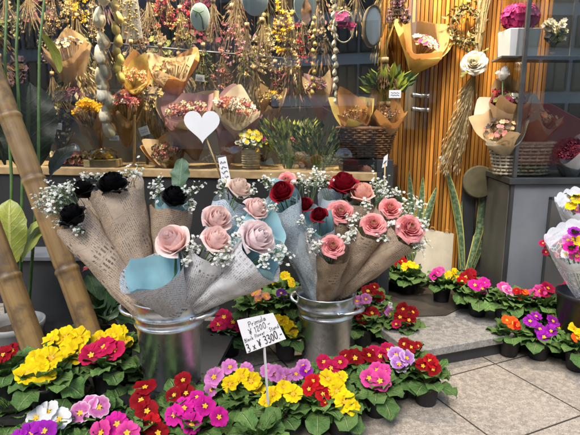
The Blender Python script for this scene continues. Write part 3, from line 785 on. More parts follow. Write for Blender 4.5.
primrose([(DR, 363, 318), (DR, 372, 313), (DR, 357, 312, .8)], 0, 'dark red primrose right of the right bucket with yellow eyes', .040)
primrose([(DR, 368, 291), (DR, 378, 296), (DR, 374, 287, .8)], .06, 'dark red primrose at the back, behind the orchid primrose and right bucket', .040)
primrose([(WH, 383, 303, .7), (WH, 388, 306, .7), (WH, 379, 305, .6), (OR, 383, 310), (OR, 390, 314, .9)], 0, 'orchid primrose with a few small white heads behind the step plants', .036)
primrose([(DR, 400, 317), (DR, 409, 320), (DR, 413, 312), (DR, 403, 309), (CR, 396, 324, .7)], 0, 'dark red primrose with broad leaves standing at the left end of the step', .038)
primrose([(CR, 219, 324), (CR, 233, 322), (CR, 224, 317), (CR, 241, 328, .8)], 0, 'crimson primrose between the two buckets, left of the price sign', .046)
# behind the sign
primrose([(SU, 256, 292), (SU, 259, 301, .8), (SU, 247, 290, .9), (SU, 266, 296, .8)], BZ, 'yellow and pink viola plant between the buckets behind the price sign', .032, cat='potted viola', name='potted_viola')
primrose([(VI, 281, 293), (VI, 287, 297, .8), (Y_, 292, 285, .7)], BZ, 'dark violet viola plant beside the right bucket', .032, cat='potted viola', name='potted_viola')
primrose([(Y_, 273, 281), (Y_, 285, 276, .9), (Y_, 291, 281, .8), (SU, 270, 277, .9)], BZ, 'small yellow viola plant under the blue paper rose bouquets', .032, cat='potted viola', name='potted_viola')
primrose([(Y_, 284, 321, .9), (Y_, 292, 331), (Y_, 278, 319, .8), (Y_, 288, 325, .8)], .03, 'yellow viola plant between the price sign and the right bucket', .036, cat='potted viola', name='potted_viola')
# row along the grey cabinet
primrose([(RD, 402, 261), (RD, 398, 264, .8)], SH, 'small scarlet primrose at the back of the entrance beside the paper bag', .036, seed=4)
primrose([(Y_, 407, 268), (Y_, 412, 266, .9)], SH, 'small yellow primrose on the dark mat by the paper bag', .042)
primrose([(HP, 437, 273), (MG, 434, 276, .8), (Y_, 449, 276), (Y_, 456, 274), (HP, 441, 270, .8)], SH, 'magenta and yellow primrose below the snake plants', .036)
primrose([(DR, 466, 277), (DR, 472, 280), (RD, 462, 281, .8), (DR, 470, 274)], SH, 'dark red primrose in the entrance row by the taupe cabinet side', .042)
primrose([(MG, 475, 285), (MG, 482, 288), (MG, 484, 283, .8)], SH, 'magenta primrose in the entrance row left of the pink and white one', .042)
primrose([(PW_, 508, 291), (HP, 503, 287, .9), (PW_, 511, 295, .7)], SH, 'pink and white primrose with large yellow eye before the cabinet corner', .040)
primrose([(RD, 521, 295), (OG, 525, 292, .7), (RD, 517, 291, .8)], SH, 'scarlet and orange primrose before the grey cabinet', .032)
primrose([(HP, 540, 291), (CR, 548, 288), (HP, 533, 294, .8), (CR, 545, 294, .8)], SH, 'rose pink primrose in the row against the grey cabinet, under the wrapped bouquets', .038, shift=(0, -.03))
primrose([(CR, 562, 290), (CR, 570, 286), (CR, 575, 293, .8)], SH, 'dim crimson primrose behind the cellophane bouquet by the cabinet', .036, shift=(0, -.03))
primrose([(OG, 513, 323), (OG, 507, 320, .8), (RD, 517, 326, .7)], 0, 'orange primrose at the left end of the group beside the step', .036)
primrose([(PU, 530, 321), (PU, 540, 329, 1.1), (PU, 551, 331), (PU, 544, 337), (PU, 536, 316, .9), (PU, 553, 321)], 0, 'bright purple primrose of many heads on the paving at the right', .036)
primrose([(Y_, 563, 330), (Y_, 556, 320), (Y_, 566, 321, .8)], 0, 'yellow primrose right of the bright purple one', .038)
primrose([(Y_, 576, 329), (OG, 577, 338, .9), (Y_, 583, 334)], 0, 'yellow and orange primrose at the right edge of the picture', .036, shift=(0, -.02))
primrose([(CR, 571, 321), (CR, 579, 323), (CR, 575, 316, .8)], .02, 'crimson primrose behind the yellow ones at the right edge', .034, shift=(.01, .04))
primrose([(Y_, 14, 400)], 0, 'leafy primrose with no open flowers at the lower left edge', bare=True)
primrose([(Y_, 122, 394)], 0, 'leafy primrose with no open flowers left of the many headed dark red one', bare=True)
primrose([(Y_, 258, 420)], 0, 'leafy primrose with no open flowers in the front row below the sign stick', bare=True)
primrose([(Y_, 150, 362)], .02, 'leafy primrose with no open flowers at the left foot of the front bucket', bare=True)
primrose([(Y_, 64, 392)], .0, 'leafy primrose with no open flowers between the yellow and white ones', bare=True, shift=(0, .03))
# ================================================================== buckets
def bucket(label, c, rtop, h, hang):
    t = thing('steel_bucket', label, 'bucket', c, 'galvanised flower buckets')
    b = MB(); k = h / .31; q = rtop / .123
    prof = [(.001, .006), (.088, .006), (.092, .0), (.0955, .004), (.110, .212 * k), (.1155, .216 * k), (.1175, .222 * k), (.1155, .228 * k), (.1125, .232 * k), (.1135, .246 * k), (.1185, .250 * k), (.120, .256 * k), (.1185, .262 * k), (.115, .267 * k), (.119, .300 * k), (.1235, .304 * k), (.1235, .31 * k), (.119, .31 * k), (.113, .27 * k), (.108, .22 * k), (.093, .012), (.001, .012)]
    prof = [(r * q, z) for r, z in prof]
    b.lathe(prof, 56); b.build('body', M['zinc'], t)
    for sg in hang:
        m = MB(); a = sg; R = .117 * q
        d = Vector((math.cos(a), math.sin(a), 0)); s = Vector((-d.y, d.x, 0)); z0 = .255 * k
        pts = []
        for i in range(17):
            w = i / 16 * PI; y = math.cos(w) * .058; o = math.sin(w) ** .6 * .046
            pts.append(d * (math.sqrt(max(0, R * R - y * y)) + o) + s * y + Vector((0, 0, z0 + .012 * math.sin(w))))
        m.tube(pts, [.006 + .0035 * math.sin(i / 16 * PI) for i in range(17)], 8)
        for y in (-.06, .06):
            pc = d * math.sqrt(R * R - y * y) + s * y + Vector((0, 0, z0))
            m.ball(pc, .010, sq=.8)
        m.build('handle', M['zinc'], t)
    return t
B1 = P(169, 300, 1.60); B1 = Vector((B1.x, B1.y, .12)); B2 = P(326, 290, 1.95); B2 = Vector((B2.x, B2.y, 0))
bucket('galvanised steel bucket holding black and pale pink rose bouquets', B1, .123, .305, (PI * .97, PI * -.06))
bucket('galvanised steel bucket holding red and coral flower bouquets in kraft newsprint', B2, .123, .315, (math.radians(-38), math.radians(142)))

# ================================================================== cut flowers
def tri(x): return 2 / PI * math.asin(math.sin(x))
def rose_mesh(seed, m, style='rose'):
    r = random.Random(seed); b = MB()
    layers = {'rose': [2, 3, 3, 4, 4, 5], 'bud': [2, 3, 3, 4, 4], 'open': [5, 6, 6, 7, 7, 7]}[style]
    n = len(layers); ph = r.uniform(0, 6)
    for i, c in enumerate(layers):
        t = i / (n - 1); ph += 1.1 + r.uniform(-.2, .2)
        for j in range(c):
            a0 = ph + 2 * PI * j / c + r.uniform(-.15, .15)
            w = PI / c * (1.55 if style != 'open' else 1.35) * r.uniform(.92, 1.1)
            hz = r.uniform(-.06, .05); cu = r.uniform(.5, 1.5); ro = r.uniform(-.02, .02); wob = r.uniform(0, 6); pk = r.uniform(.1, .3)
            def fn(u, v):
                x = u * 2 - 1
                env = (1 - .10 * v ** 6) * (.75 + .25 * min(1, v * 3))
                ang = a0 + x * w * env + .35 * (1 - t) * v
                if style == 'open':
                    bowl = math.sin(min(1, v * 1.1) * PI / 2) ** .8
                    rr = .16 + (.14 + .70 * t) * bowl
                    z = -.42 + v * (.90 - .42 * t); k = max(0, v - .62)
                    rr += (.15 + t) * cu * .5 * k ** 1.4 - .12 * (1 - t) * v; z -= t * cu * .9 * k ** 1.7
                else:
                    bowl = math.sin(min(1, v * 1.35) * PI / 2) ** .75
                    rr = .05 + (.06 + .74 * t ** .85) * bowl
                    k = max(0, v - .6)
                    rr += (t - .55) * .42 * k * 2 + t ** 4 * cu * .55 * k ** 1.5
                    z = -.85 + v * (1.85 - .62 * t ** 1.8) - t ** 4 * cu * 1.3 * k ** 1.9
                    if style == 'bud': rr *= .82; z *= 1.15
                rr += x * .07 * (.3 + .7 * t) + ro + .022 * math.sin(x * 2.6 + wob) * v
                z += hz * v - abs(x) ** 2.2 * (.20 + .1 * t) * v * v + .02 * math.sin(x * 4 + wob) * v * v + (pk * .3 * v ** 4 * max(0, 1 - abs(x) * 2.2) if t > .7 else 0)
                return (rr * math.cos(ang), rr * math.sin(ang), z)
            b.grid(fn, 10, 9, tint=r.uniform(.3, .7))
    return b.mesh('flower_head', m)
b = MB()
for i in range(46):
    rr = .27 * math.sqrt((i + .5) / 46); a = i * 2.4; b.ball((rr * math.cos(a), rr * math.sin(a), .02 + .06 * (1 - (rr / .27) ** 2)), .036, tint=.3 + .4 * ((i * 7) % 5) / 5, nu=5, nv=3)
CENTRE = b.mesh('flower_centre', M['green_eye'])
RM = {}
def rose(parent, kind, p, n, R, seed):
    style = {'rose_coral': 'open', 'rose_red_bud': 'bud'}.get(kind, 'rose'); mk = kind.replace('_bud', '')
    key = (kind, seed % 3)
    if key not in RM: RM[key] = rose_mesh(seed % 3 * 31 + 5, M[mk], style)
    o = inst('rose' if style != 'open' else 'ranunculus', RM[key], parent, Matrix.Translation(p) @ frame(n, seed * 1.7) @ Matrix.Scale(R * (.96 if style == 'open' else .9), 4))
    if style == 'open': inst('flower_centre', CENTRE, o)
    return o
def breath(parent, centres, root, seed, name='blossoms', bm=None, sm=None, rad=.0052):
    """sprigs of tiny double blossoms on hair-thin branched stems"""
    r = random.Random(seed); s = MB(); f = MB()
    root = Vector(root)
    for (c, n, sp) in centres:
        c = Vector(c); hubs = []
        for h in range(max(2, n // 9)):
            q = c + Vector((r.gauss(0, sp * .55), r.gauss(0, sp * .45), r.gauss(0, sp * .45)))
            hubs.append(q); mid = root.lerp(q, .6) + Vector((r.gauss(0, .006), r.gauss(0, .006), .01))
            s.tube([root, mid, q], [.0011, .0009, .0007], 4, cap=False)
        for i in range(n):
            q = r.choice(hubs); p = q + Vector((r.gauss(0, sp * .42), r.gauss(0, sp * .42), r.gauss(0, sp * .42)))
            s.tube([q, q.lerp(p, .6) + Vector((0, 0, .003)), p], .0006, 3, cap=False)
            R = rad * r.uniform(.65, 1.3)
            ax = Vector((r.gauss(0, .6), r.gauss(0, .6) - .3, 1)).normalized(); F = frame(ax, r.uniform(0, 6)).to_3x3()
            k0 = r.uniform(.35, .7)
            for lay, (kk, zz, np_) in enumerate(((1.0, 0, 5), (.62, .35, 4))):
                for m in range(np_):
                    a = 2 * PI * m / np_ + lay * .6; d = F @ Vector((math.cos(a), math.sin(a), 0)); e = F @ Vector((-math.sin(a), math.cos(a), 0)); up = F @ Vector((0, 0, 1))
                    o = p + up * R * zz
                    f.add([o, o + d * R * kk * .7 + e * R * .42 * kk + up * R * .12, o + d * R * kk * 1.15 + up * R * .35, o + d * R * kk * .7 - e * R * .42 * kk + up * R * .12], [(0, 1, 2, 3)], None, k0)
    o = f.build(name, bm or M['breath'], parent, False)
    s.build('sprig_stems', sm or M['stemgreen'], o)
    return o

def cone_sheet(b, B, T, R, r0, back, lipb, lipf, seed, turn=1.08, flare=.0, crumple=.5, nth=72, nl=26, corner=0, tint=.5):
    """a sheet of paper rolled into a cone from B to T; its rim is higher at the back than at the front"""
    r = random.Random(seed); ax = (T - B); L = ax.length; ax.normalize()
    bk = (back - ax * back.dot(ax)).normalized(); sd_ = ax.cross(bk)
    alpha = math.atan2(R - r0, L); sa = max(.05, math.sin(alpha)); rho0 = r0 / sa
    th0 = r.uniform(-.5, .5) + PI                 # seam towards the front or a side
    p1, p2, p3 = r.uniform(0, 6), r.uniform(0, 6), r.uniform(0, 6)
    def fn(a, v):
        th = th0 + (a - .5) * 2 * PI * turn
        cs = math.cos(th)
        lip = (lipb * max(0, cs) - lipf * max(0, -cs)) + corner * (1 - 2 * abs(math.sin(1.5 * th + p3))) + .005 * tri(5 * th + p1)
        l = v * (L + lip)
        q = l / L
        rr = r0 + (R - r0) * q + flare * max(0, q - .75) ** 2 * 6
        qc = max(0, 1 - q); rr *= 1 + .05 * tri(3 * th + p1 + .8 * q) * q + .022 * tri(7 * th + p2 - 1.5 * q) + crumple * .12 * tri(7 * th + p2) * qc ** 1.5 + crumple * .06 * tri(11 * th + p3 + l * 30) * qc
        rr += (a - .5) * .006 + .0025 * tri(l * 34 + 2 * th + p2) + .0015 * tri(l * 61 - 3 * th)
        return B + ax * l + (bk * math.cos(th) + sd_ * math.sin(th)) * rr
    def uvf(a, v):
        th = (a - .5) * 2 * PI * turn * sa; rho = rho0 + v * L / math.cos(alpha)
        return (rho * math.sin(th) + seed * .137 % 1, rho * math.cos(th) + seed * .291 % 1)
    b.grid(fn, nth, nl, tint, 0, uvf)

BQ1, BQ2 = 'rose bouquets in newsprint cones'.split('|')[0], None
def bouquet(label, base, top, R, paper, fl, liner=None, br=(), leaves=(), lipb=.05, lipf=.02, below=.10, r0=.026, corner=.0, toward=.34, linerf=None, cat='bouquet', flare=0, name='rose_bouquet'):
    """base and top: (u, v, distance); fl: (kind, u, v, radius, distance offset); the paper cone is wrapped round the axis base-top"""
    seed = hash_(label) % 997; r = random.Random(seed)
    Bp, Tp = P(*base), P(*top); ax = (Tp - Bp).normalized()
    B = Bp - ax * below
    t = thing(name, label, cat, B, BQ1)
    back = Vector((0, .8, .6))
    b = MB(); cone_sheet(b, B, Tp, R, r0, back, lipb, lipf, seed, corner=corner, flare=flare)
    w = b.build('wrapper', M[paper], t, True, world=True)
    if liner:
        b = MB(); lb, lf, k = linerf or (lipb + .03, lipf + .006, .93)
        cone_sheet(b, B + ax * .03, Tp, R * k * .93, r0 * .7, back, lb, lf, seed, corner=.02)
        b.build('tissue', M[liner], t, True, world=True)
    inside = Tp - ax * min(.09, R) * 1.2
    for i, (kind, u, v, fr, dy) in enumerate(fl):
        p = P(u, v, top[2] + dy)
        tw_ = .6 if kind == 'rose_coral' else toward
        n = (ax * (1 - tw_) + (CAM - p).normalized() * tw_ + Vector((r.uniform(-.12, .12), 0, r.uniform(-.05, .15))))
        rose(t, kind, p - B, n, fr, seed + i)
        s = MB(); s.tube([B + ax * .04, (B + ax * .04).lerp(p, .6), p - n.normalized() * fr * .5], .003, 6)
        # sepals and a couple of leaves on the stem
        s.build('stem', M['stemgreen'], t, True, world=True)
        lm = MB()
        for k in range(3):
            az = r.uniform(0, 6.28); leaf_piece(lm, p - n.normalized() * fr * 1.05 - B, az, -.1, fr * .85, fr * .45, .4, seed * 9 + k + i * 7, r.uniform(.3, .6), petiole=.2, nu=4, nv=6)
        lm.build('foliage', M['rosegreen'], t)
    for (u, v, ln, wd_, tw) in leaves:
        p = P(u, v, top[2] + .05); lm = MB(); az = math.radians(tw)
        leaf_piece(lm, p - B - Vector((0, 0, ln * .6)), az, 1.35, ln, wd_, .25, seed + 3, .5, petiole=.12, fold=.15, nu=6, nv=12)
        lm.build('leaf', M['euca'], t)
    if br:
        for j, (u, v, n, sp, dy) in enumerate(br): breath(t, [(P(u, v, top[2] + dy) - B, int(n * 1.25), sp)], inside - B, seed + j * 13)
    return t
Y1, Y2 = 1.60, 1.95
K_, W_, L_ = 'kraft_news', 'white_news', 'blue_news'
# --- left bucket, back to front
bouquet('black rose bouquet in a wide kraft newsprint cone, upright at the back left', (147, 297, Y1 + .03), (116, 190, Y1 + .04), .086, K_, [('rose_black', 113, 185, .050, -.05)], None, [(133, 174, 46, .030, -.02), (98, 178, 26, .02, -.02)], lipb=.035, lipf=.0, corner=.012)
bouquet('black rose bouquet in a kraft cone tucked behind the two outer ones', (138, 300, Y1 + .06), (84, 200, Y1 + .10), .068, K_, [('rose_black', 84, 190, .040, -.02)], None, [(60, 195, 40, .030, 0), (82, 176, 20, .02, 0)], lipb=.03, corner=.01)
bouquet('black rose bouquet in a kraft newsprint cone leaning lowest and farthest left', (136, 304, Y1 - .04), (75, 224, Y1 - .02), .062, K_, [('rose_black', 73, 216, .046, -.05)], None, [(47, 200, 60, .032, -.03), (50, 214, 34, .024, -.05), (78, 231, 30, .020, -.07), (66, 188, 34, .028, .02)], lipb=.03, lipf=.0, corner=.008)
bouquet('black rose bouquet in kraft paper with a grey green leaf and blue tissue', (166, 297, Y1 + .05), (171, 206, Y1 + .06), .072, 'kraft_news_b', [('rose_black', 174, 197, .044, -.05)], 'teal', [(158, 186, 40, .026, -.02), (191, 188, 30, .022, -.02), (190, 206, 24, .018, -.04)], [(178, 172, .13, .075, 80)], lipb=.012, lipf=.0, linerf=(.045, -.03, .8))
bouquet('cream pink rose bouquet in pale blue newsprint, highest at the back of the left bucket', (192, 298, Y1 + .07), (231, 204, Y1 + .10), .066, L_, [('rose_cream', 239, 188, .042, -.02)], None, [(222, 184, 40, .026, .0), (252, 196, 24, .018, -.02)], lipb=.025, lipf=.0, corner=.012)
bouquet('salmon pink rose bouquet in blue tissue half hidden behind the pale blush rose', (200, 298, Y1 + .04), (268, 226, Y1 + .02), .080, 'teal', [('rose_pink', 256, 209, .042, -.02)], None, [(268, 205, 26, .02, -.02), (240, 220, 20, .018, -.05)], lipb=.035, lipf=.0)
bouquet('bouquet of two stacked pale pink roses in white newsprint with babys breath beneath', (178, 304, Y1 - .05), (213, 252, Y1 - .09), .074, W_, [('rose_pink', 217, 219, .048, .04), ('rose_pink', 216, 240, .047, -.03)], None, [(222, 258, 60, .024, -.08), (196, 246, 30, .018, -.06), (236, 240, 20, .016, -.05)], lipb=.02, lipf=.0)
bouquet('bouquet of one large blush rose in white newsprint with blue tissue at its right', (192, 303, Y1 - .03), (262, 256, Y1 - .10), .088, W_, [('rose_blush', 257, 238, .057, -.03)], 'teal', [(280, 252, 50, .026, -.05), (262, 262, 26, .018, -.08), (245, 226, 20, .014, -.02)], lipb=.0, lipf=.0, linerf=(.055, -.01, .98))
bouquet('bouquet of one pale pink rose in white newsprint with open blue tissue at its left', (172, 303, Y1 - .08), (150, 268, Y1 - .15), .104, W_, [('rose_pink', 173, 241, .054, .04)], 'teal', [(186, 262, 20, .016, 0)], lipb=-.02, lipf=.0, linerf=(-.012, .006, .97), below=.08, corner=.012)
# --- right bucket
bouquet('dark red rose bouquet in a tall pale blue newsprint tube left of the right bucket', (313, 288, Y2 - .06), (282, 202, Y2 - .13), .068, L_, [('rose_red', 282, 192, .045, -.03), ('rose_coral', 286, 180, .034, .07)], 'teal', [(268, 184, 46, .026, .02), (300, 180, 26, .02, .02)], lipb=.04, lipf=.01)
bouquet('dark red rosebud bouquet in pale blue newsprint right of the tall tube', (318, 288, Y2 - .02), (304, 214, Y2 - .10), .058, L_, [('rose_red', 305, 205, .033, -.02)], None, [(314, 182, 70, .034, .06), (296, 204, 26, .018, 0)], lipb=.02)
bouquet('small dark red rose bouquet in white newsprint in front of the tall red rose', (322, 289, Y2 - .06), (318, 224, Y2 - .14), .060, 'white_news', [('rose_red', 319, 215, .033, -.03)], 'teal', [(300, 222, 16, .014, -.05), (308, 232, 20, .014, -.05)], lipb=.03)
bouquet('tallest dark red rose bouquet with pale printed paper at its left', (326, 287, Y2 + .06), (335, 200, Y2 + .06), .070, L_, [('rose_red', 344, 184, .058, -.01)], None, [(318, 178, 60, .03, -.01)], lipb=.04, lipf=-.01)
bouquet('salmon pink rose bouquet beside the tall dark red rose, in kraft newsprint', (333, 288, Y2 + .05), (360, 204, Y2 + .04), .066, 'kraft_news_b', [('rose_salmon', 362, 193, .050, -.02)], None, [(378, 186, 70, .034, .02), (384, 193, 30, .02, 0)], lipb=.02, lipf=.0)
bouquet('coral ranunculus with green centre between the red and salmon roses', (328, 288, Y2 + .0), (341, 218, Y2 - .04), .060, 'kraft_news_b', [('rose_coral', 341, 211, .048, -.04)], None, [(352, 226, 24, .018, -.04)], lipb=.01, lipf=.01, name='ranunculus_bouquet')
bouquet('coral ranunculus bouquet with long grey green leaf, upper right of the right bucket', (340, 288, Y2 + .03), (388, 214, Y2 + .0), .058, 'kraft_news_b', [('rose_coral', 391, 207, .042, -.03)], None, [(398, 196, 26, .022, 0)], [(383, 206, .12, .06, 100)], lipb=.02, name='ranunculus_bouquet')
bouquet('coral ranunculus in kraft newsprint with a collar of babys breath, middle of its bucket', (331, 290, Y2 - .06), (368, 231, Y2 - .13), .066, 'kraft_news_b', [('rose_coral', 374, 223, .043, -.03)], None, [(356, 218, 50, .026, 0), (352, 234, 50, .022, -.04), (384, 236, 26, .018, -.04), (366, 206, 24, .02, .02)], lipb=.02, lipf=.0, name='ranunculus_bouquet')
bouquet('coral ranunculus in a short kraft newsprint cone at the front of the right bucket', (326, 291, Y2 - .10), (333, 252, Y2 - .20), .062, 'kraft_news_b', [('rose_coral', 333, 245, .040, -.03)], None, [(317, 246, 60, .020, -.03), (346, 238, 24, .016, -.01)], lipb=.02, lipf=.0, below=.09, name='ranunculus_bouquet')
bouquet('large coral ranunculus in a kraft newsprint cone leaning out lowest at the right', (343, 289, Y2 - .05), (403, 236, Y2 - .14), .066, 'kraft_news_b', [('rose_coral', 411, 227, .050, -.01)], None, [(418, 246, 60, .028, 0), (410, 206, 60, .034, .04), (392, 222, 20, .016, -.02), (420, 226, 40, .026, .02)], lipb=.02, lipf=.0, name='ranunculus_bouquet')
# ================================================================== signs, bamboo, leafy plants
# price sign on its stick
Ys = 1.40
cs = [P(u, v, Ys) for u, v in ((237, 320.5), (273, 313), (286, 339), (247, 353.5))]
mid = sum(cs, Vector()) / 4
ft = P(268, 404, Ys + .012); hd = P(263, 328, Ys + .006)
ps = thing('price_sign', 'white handwritten price card on a white stick among the primroses', 'price sign', ft)
b = MB(); b.slab([cs[3], cs[2], cs[1], cs[0]], .0018); b.build('card', M['card'], ps, False, world=True)
b = MB(); d_ = (hd - ft); b.box(ft + d_ * .5, (.0105, .004, d_.length), frame(d_).to_3x3()); b.build('stick', M['white_plastic'], ps, False, world=True)
ex = ((cs[2] - cs[3]).normalized()); nz = ((cs[1] - cs[2]).cross(cs[3] - cs[2])).normalized()
if nz.y > 0: nz = -nz
ey = nz.cross(ex)
CX = Matrix((ex, ey, nz)).transposed().to_4x4()
def card_pt(a, c):                                     # a across, c down the card
    return cs[0].lerp(cs[1], a).lerp(cs[3].lerp(cs[2], a), c) + nz * .0006
GL = {'P': (.5, [[(0, 0), (.04, 1)], [(0, .95), (.35, 1), (.5, .8), (.38, .55), (.03, .48)]]), 'r': (.32, [[(0, .5), (.03, 0)], [(.03, .32), (.15, .5), (.3, .46)]]),
 'i': (.12, [[(.04, .5), (.06, 0)], [(.05, .70), (.07, .74)]]), 'm': (.62, [[(0, .5), (.02, 0)], [(.02, .35), (.15, .5), (.26, .42), (.28, 0)], [(.28, .35), (.42, .5), (.54, .42), (.58, 0)]]),
 'u': (.4, [[(0, .5), (.02, .12), (.15, 0), (.3, .12), (.34, .5)], [(.34, .5), (.37, 0)]]), 'l': (.12, [[(.04, 1), (.03, .1), (.1, 0)]]), 'a': (.42, [[(.34, .42), (.18, .5), (.02, .3), (.08, .03), (.24, .06), (.35, .4)], [(.35, .48), (.37, .06), (.42, 0)]]),
 '\u00a5': (.55, [[(0, 1), (.25, .55)], [(.52, 1), (.25, .55), (.24, 0)], [(.06, .46), (.46, .5)], [(.06, .26), (.44, .3)]]), '1': (.2, [[(0, .8), (.12, 1), (.1, 0)]]),
 '2': (.46, [[(.02, .78), (.16, 1), (.38, .9), (.34, .6), (.02, .03), (.44, .05)]]), '0': (.46, [[(.24, 1), (.05, .8), (.02, .3), (.16, .0), (.36, .1), (.44, .6), (.36, .93), (.22, 1)]]),
 '3': (.46, [[(.03, .9), (.22, 1), (.38, .84), (.3, .6), (.12, .54)], [(.12, .54), (.36, .48), (.42, .2), (.24, 0), (.02, .1)]]), 'x': (.4, [[(.02, .5), (.36, 0)], [(.36, .52), (0, .02)]]),
 '.': (.14, [[(.05, .0), (.08, .03)]]), '-': (.4, [[(.03, .32), (.36, .36)]]), 'B': (.48, [[(0, 0), (.02, 1)], [(.02, 1), (.32, .95), (.36, .7), (.04, .54)], [(.04, .54), (.4, .48), (.44, .15), (.02, 0)]]),
 'c': (.36, [[(.32, .42), (.16, .5), (.02, .28), (.1, .03), (.32, .08)]]), 'k': (.38, [[(.02, 1), (.03, 0)], [(.32, .5), (.04, .24), (.36, 0)]]), 'f': (.32, [[(.3, .92), (.16, 1), (.1, .7), (.1, 0)], [(0, .52), (.26, .55)]]),
 'o': (.4, [[(.18, .5), (.02, .28), (.12, .0), (.3, .1), (.34, .36), (.18, .5)]]), 'w': (.56, [[(0, .5), (.12, 0), (.26, .4), (.38, 0), (.52, .52)]]), 'e': (.38, [[(.03, .26), (.32, .3), (.2, .5), (.03, .3), (.1, .02), (.33, .08)]]),
 'S': (.46, [[(.42, .9), (.22, 1), (.05, .8), (.2, .55), (.4, .38), (.32, .05), (.02, .08)]]), 't': (.3, [[(.12, .85), (.12, .1), (.26, 0)], [(0, .55), (.28, .58)]]), 'n': (.4, [[(0, .5), (.03, 0)], [(.03, .34), (.18, .5), (.3, .4), (.34, 0)]]),
 'd': (.42, [[(.34, .42), (.16, .5), (.02, .25), (.12, 0), (.32, .12)], [(.36, 1), (.38, 0)]]), '\u2022': (.2, [[(.04, .25), (.1, .3)]]), ' ': (.26, [])}
hw_ = random.Random(12)
for s, c, sz, wd_ in (('Primula', .15, .0165, .0007), ('\u00a5 1200.-', .37, .0180, .0008), ('Black flower \u2022 Stand', .56, .0120, .0006), ('3 x \u00a5 3300.-', .815, .0245, .0013)):
    tot = sum((GL[ch][0] + .13) * sz for ch in s); x = -tot / 2; b = MB()
    fit = min(1, .118 / tot)
    for ch in s:
        w_, st_ = GL[ch]; jy = hw_.uniform(-.06, .06); js = hw_.uniform(.92, 1.08)
        for pl_ in st_:
            q = []
            for i in range(len(pl_) - 1):
                for k in range(3): q.append(Vector((pl_[i][0] + (pl_[i + 1][0] - pl_[i][0]) * k / 3, pl_[i][1] + (pl_[i + 1][1] - pl_[i][1]) * k / 3, 0)))
            q.append(Vector((*pl_[-1], 0)))
            q = [q[0]] + [(q[i - 1] + q[i] * 2 + q[i + 1]) / 4 for i in range(1, len(q) - 1)] + [q[-1]]
            P2 = [Vector(((x + (p.x * js + p.y * .16) * sz) * fit, (p.y * js - .45 + jy) * sz, 0)) for p in q]
            b.tube([p + Vector((0, 0, .0002)) for p in P2], wd_, 5)
        x += (w_ + .13) * sz
    inst('lettering', b.mesh('lettering', M['ink']), ps, Matrix.Translation(card_pt(.5, c) - ft) @ CX @ Matrix.Rotation(math.radians(4), 4, 'Z'))

def heart_outline(n=36):
    pts = []
    for i in range(n):
        t = 2 * PI * i / n; pts.append((16 * math.sin(t) ** 3 / 17, (13 * math.cos(t) - 5 * math.cos(2 * t) - 2 * math.cos(3 * t) - math.cos(4 * t)) / 17))
    return pts
hY = 2.20; hc = P(202, 124.5, hY); hs = .082
hb = P(224, 185, hY + .02)
ht = thing('heart_sign', 'blank white heart shaped board on a thin stick above the rose bouquets', 'sign', hb)
b = MB(); o_ = heart_outline(); n = len(o_)
vs = [hc + Vector((x * hs, -.003, y * hs)) for x, y in o_] + [hc + Vector((x * hs, .003, y * hs)) for x, y in o_] + [hc + Vector((0, -.003, 0)), hc + Vector((0, .003, 0))]
b.add(vs, [(i, (i + 1) % n, 2 * n) for i in range(n)] + [(n + (i + 1) % n, n + i, 2 * n + 1) for i in range(n)] + [(i, n + i, n + (i + 1) % n, (i + 1) % n) for i in range(n)])
b.build('board', M['card'], ht, False, world=True)
b = MB(); b.tube([hc + Vector((.012, .009, -.05)), hb], .004, 6); b.build('stick', M['beam'], ht, True, world=True)
# small label on a stick at (223,168)
def price_tag(label, quad, Y, foot=None, group=None, stickm='beam', name='price_tag', marks=2):
    pts = [P(u, v, Y) for u, v in quad]; c = sum(pts, Vector()) / 4
    t = thing(name, label, 'price tag', foot and P(*foot) or c, group)
    b = MB(); b.slab([pts[3], pts[2], pts[1], pts[0]], .0012); b.build('card', M['card'], t, False, world=True)
    nn = (pts[1] - pts[0]).cross(pts[3] - pts[0]).normalized()
    if nn.y > 0: nn = -nn
    b = MB()
    for i in range(marks):
        q = (i + 1) / (marks + 1); r = random.Random(i + hash_(label)); last = None
        a = pts[0].lerp(pts[3], q).lerp(pts[1].lerp(pts[2], q), .15); e = pts[0].lerp(pts[3], q).lerp(pts[1].lerp(pts[2], q), .85); dn = (pts[3] - pts[0]) * (.22 / marks)
        b.tube([a.lerp(e, k / 9) + dn * r.uniform(-1, 1) + nn * .0012 for k in range(10)], .0009, 4)
    b.build('handwriting', M['ink'], t, True, world=True)
    if foot:
        b = MB(); b.tube([c - nn * .003, P(*foot)], .003, 6); b.build('stick', M[stickm], t, True, world=True)
    return t
price_tag('narrow white price tag standing among the cream pink roses', ((218, 158), (226, 156.5), (231, 181), (222, 183)), 1.74, (229, 200, 1.74), marks=4)

def bamboo(label, pts, rad, step):
    pa, pb = pts; L = (pb - pa).length; d = (pb - pa) / L
    t = thing('bamboo_pole', label, 'bamboo pole', pa)
    b = MB(); P_ = []; Rr = []; T = []; x = 0; k = 0; N = int(L / .008)
    nodes = [i * step + .035 * ((i * 7) % 3 - 1) for i in range(1, int(L / step) + 1)]
    for i in range(N + 1):
        x = i / N * L; w = rad * (1 - .06 * x / L); dark = 0
        for nd in nodes:
            q = (x - nd) / .012
            w += rad * (.13 * math.exp(-(q / .8) ** 2) - .07 * math.exp(-((q - 1.2) / .6) ** 2)); dark = max(dark, .8 * math.exp(-((q - 1.1) / .5) ** 2))
        P_.append(pa + d * x + Vector((math.sin(x * 2.1) * .006, 0, 0))); Rr.append(w); T.append(dark)
    b.tube(P_, Rr, 22)
    for i in range(N + 1):
        for j in range(22): b.t[i * 22 + j] = T[i]
    b.build('cane', M['bamboo'], t, True, world=True); return t
bamboo('thick mottled bamboo pole leaning left across the window, the taller of the two', (P(97, 352, 1.75), P(-30, 15, 2.05)), .041, .33)
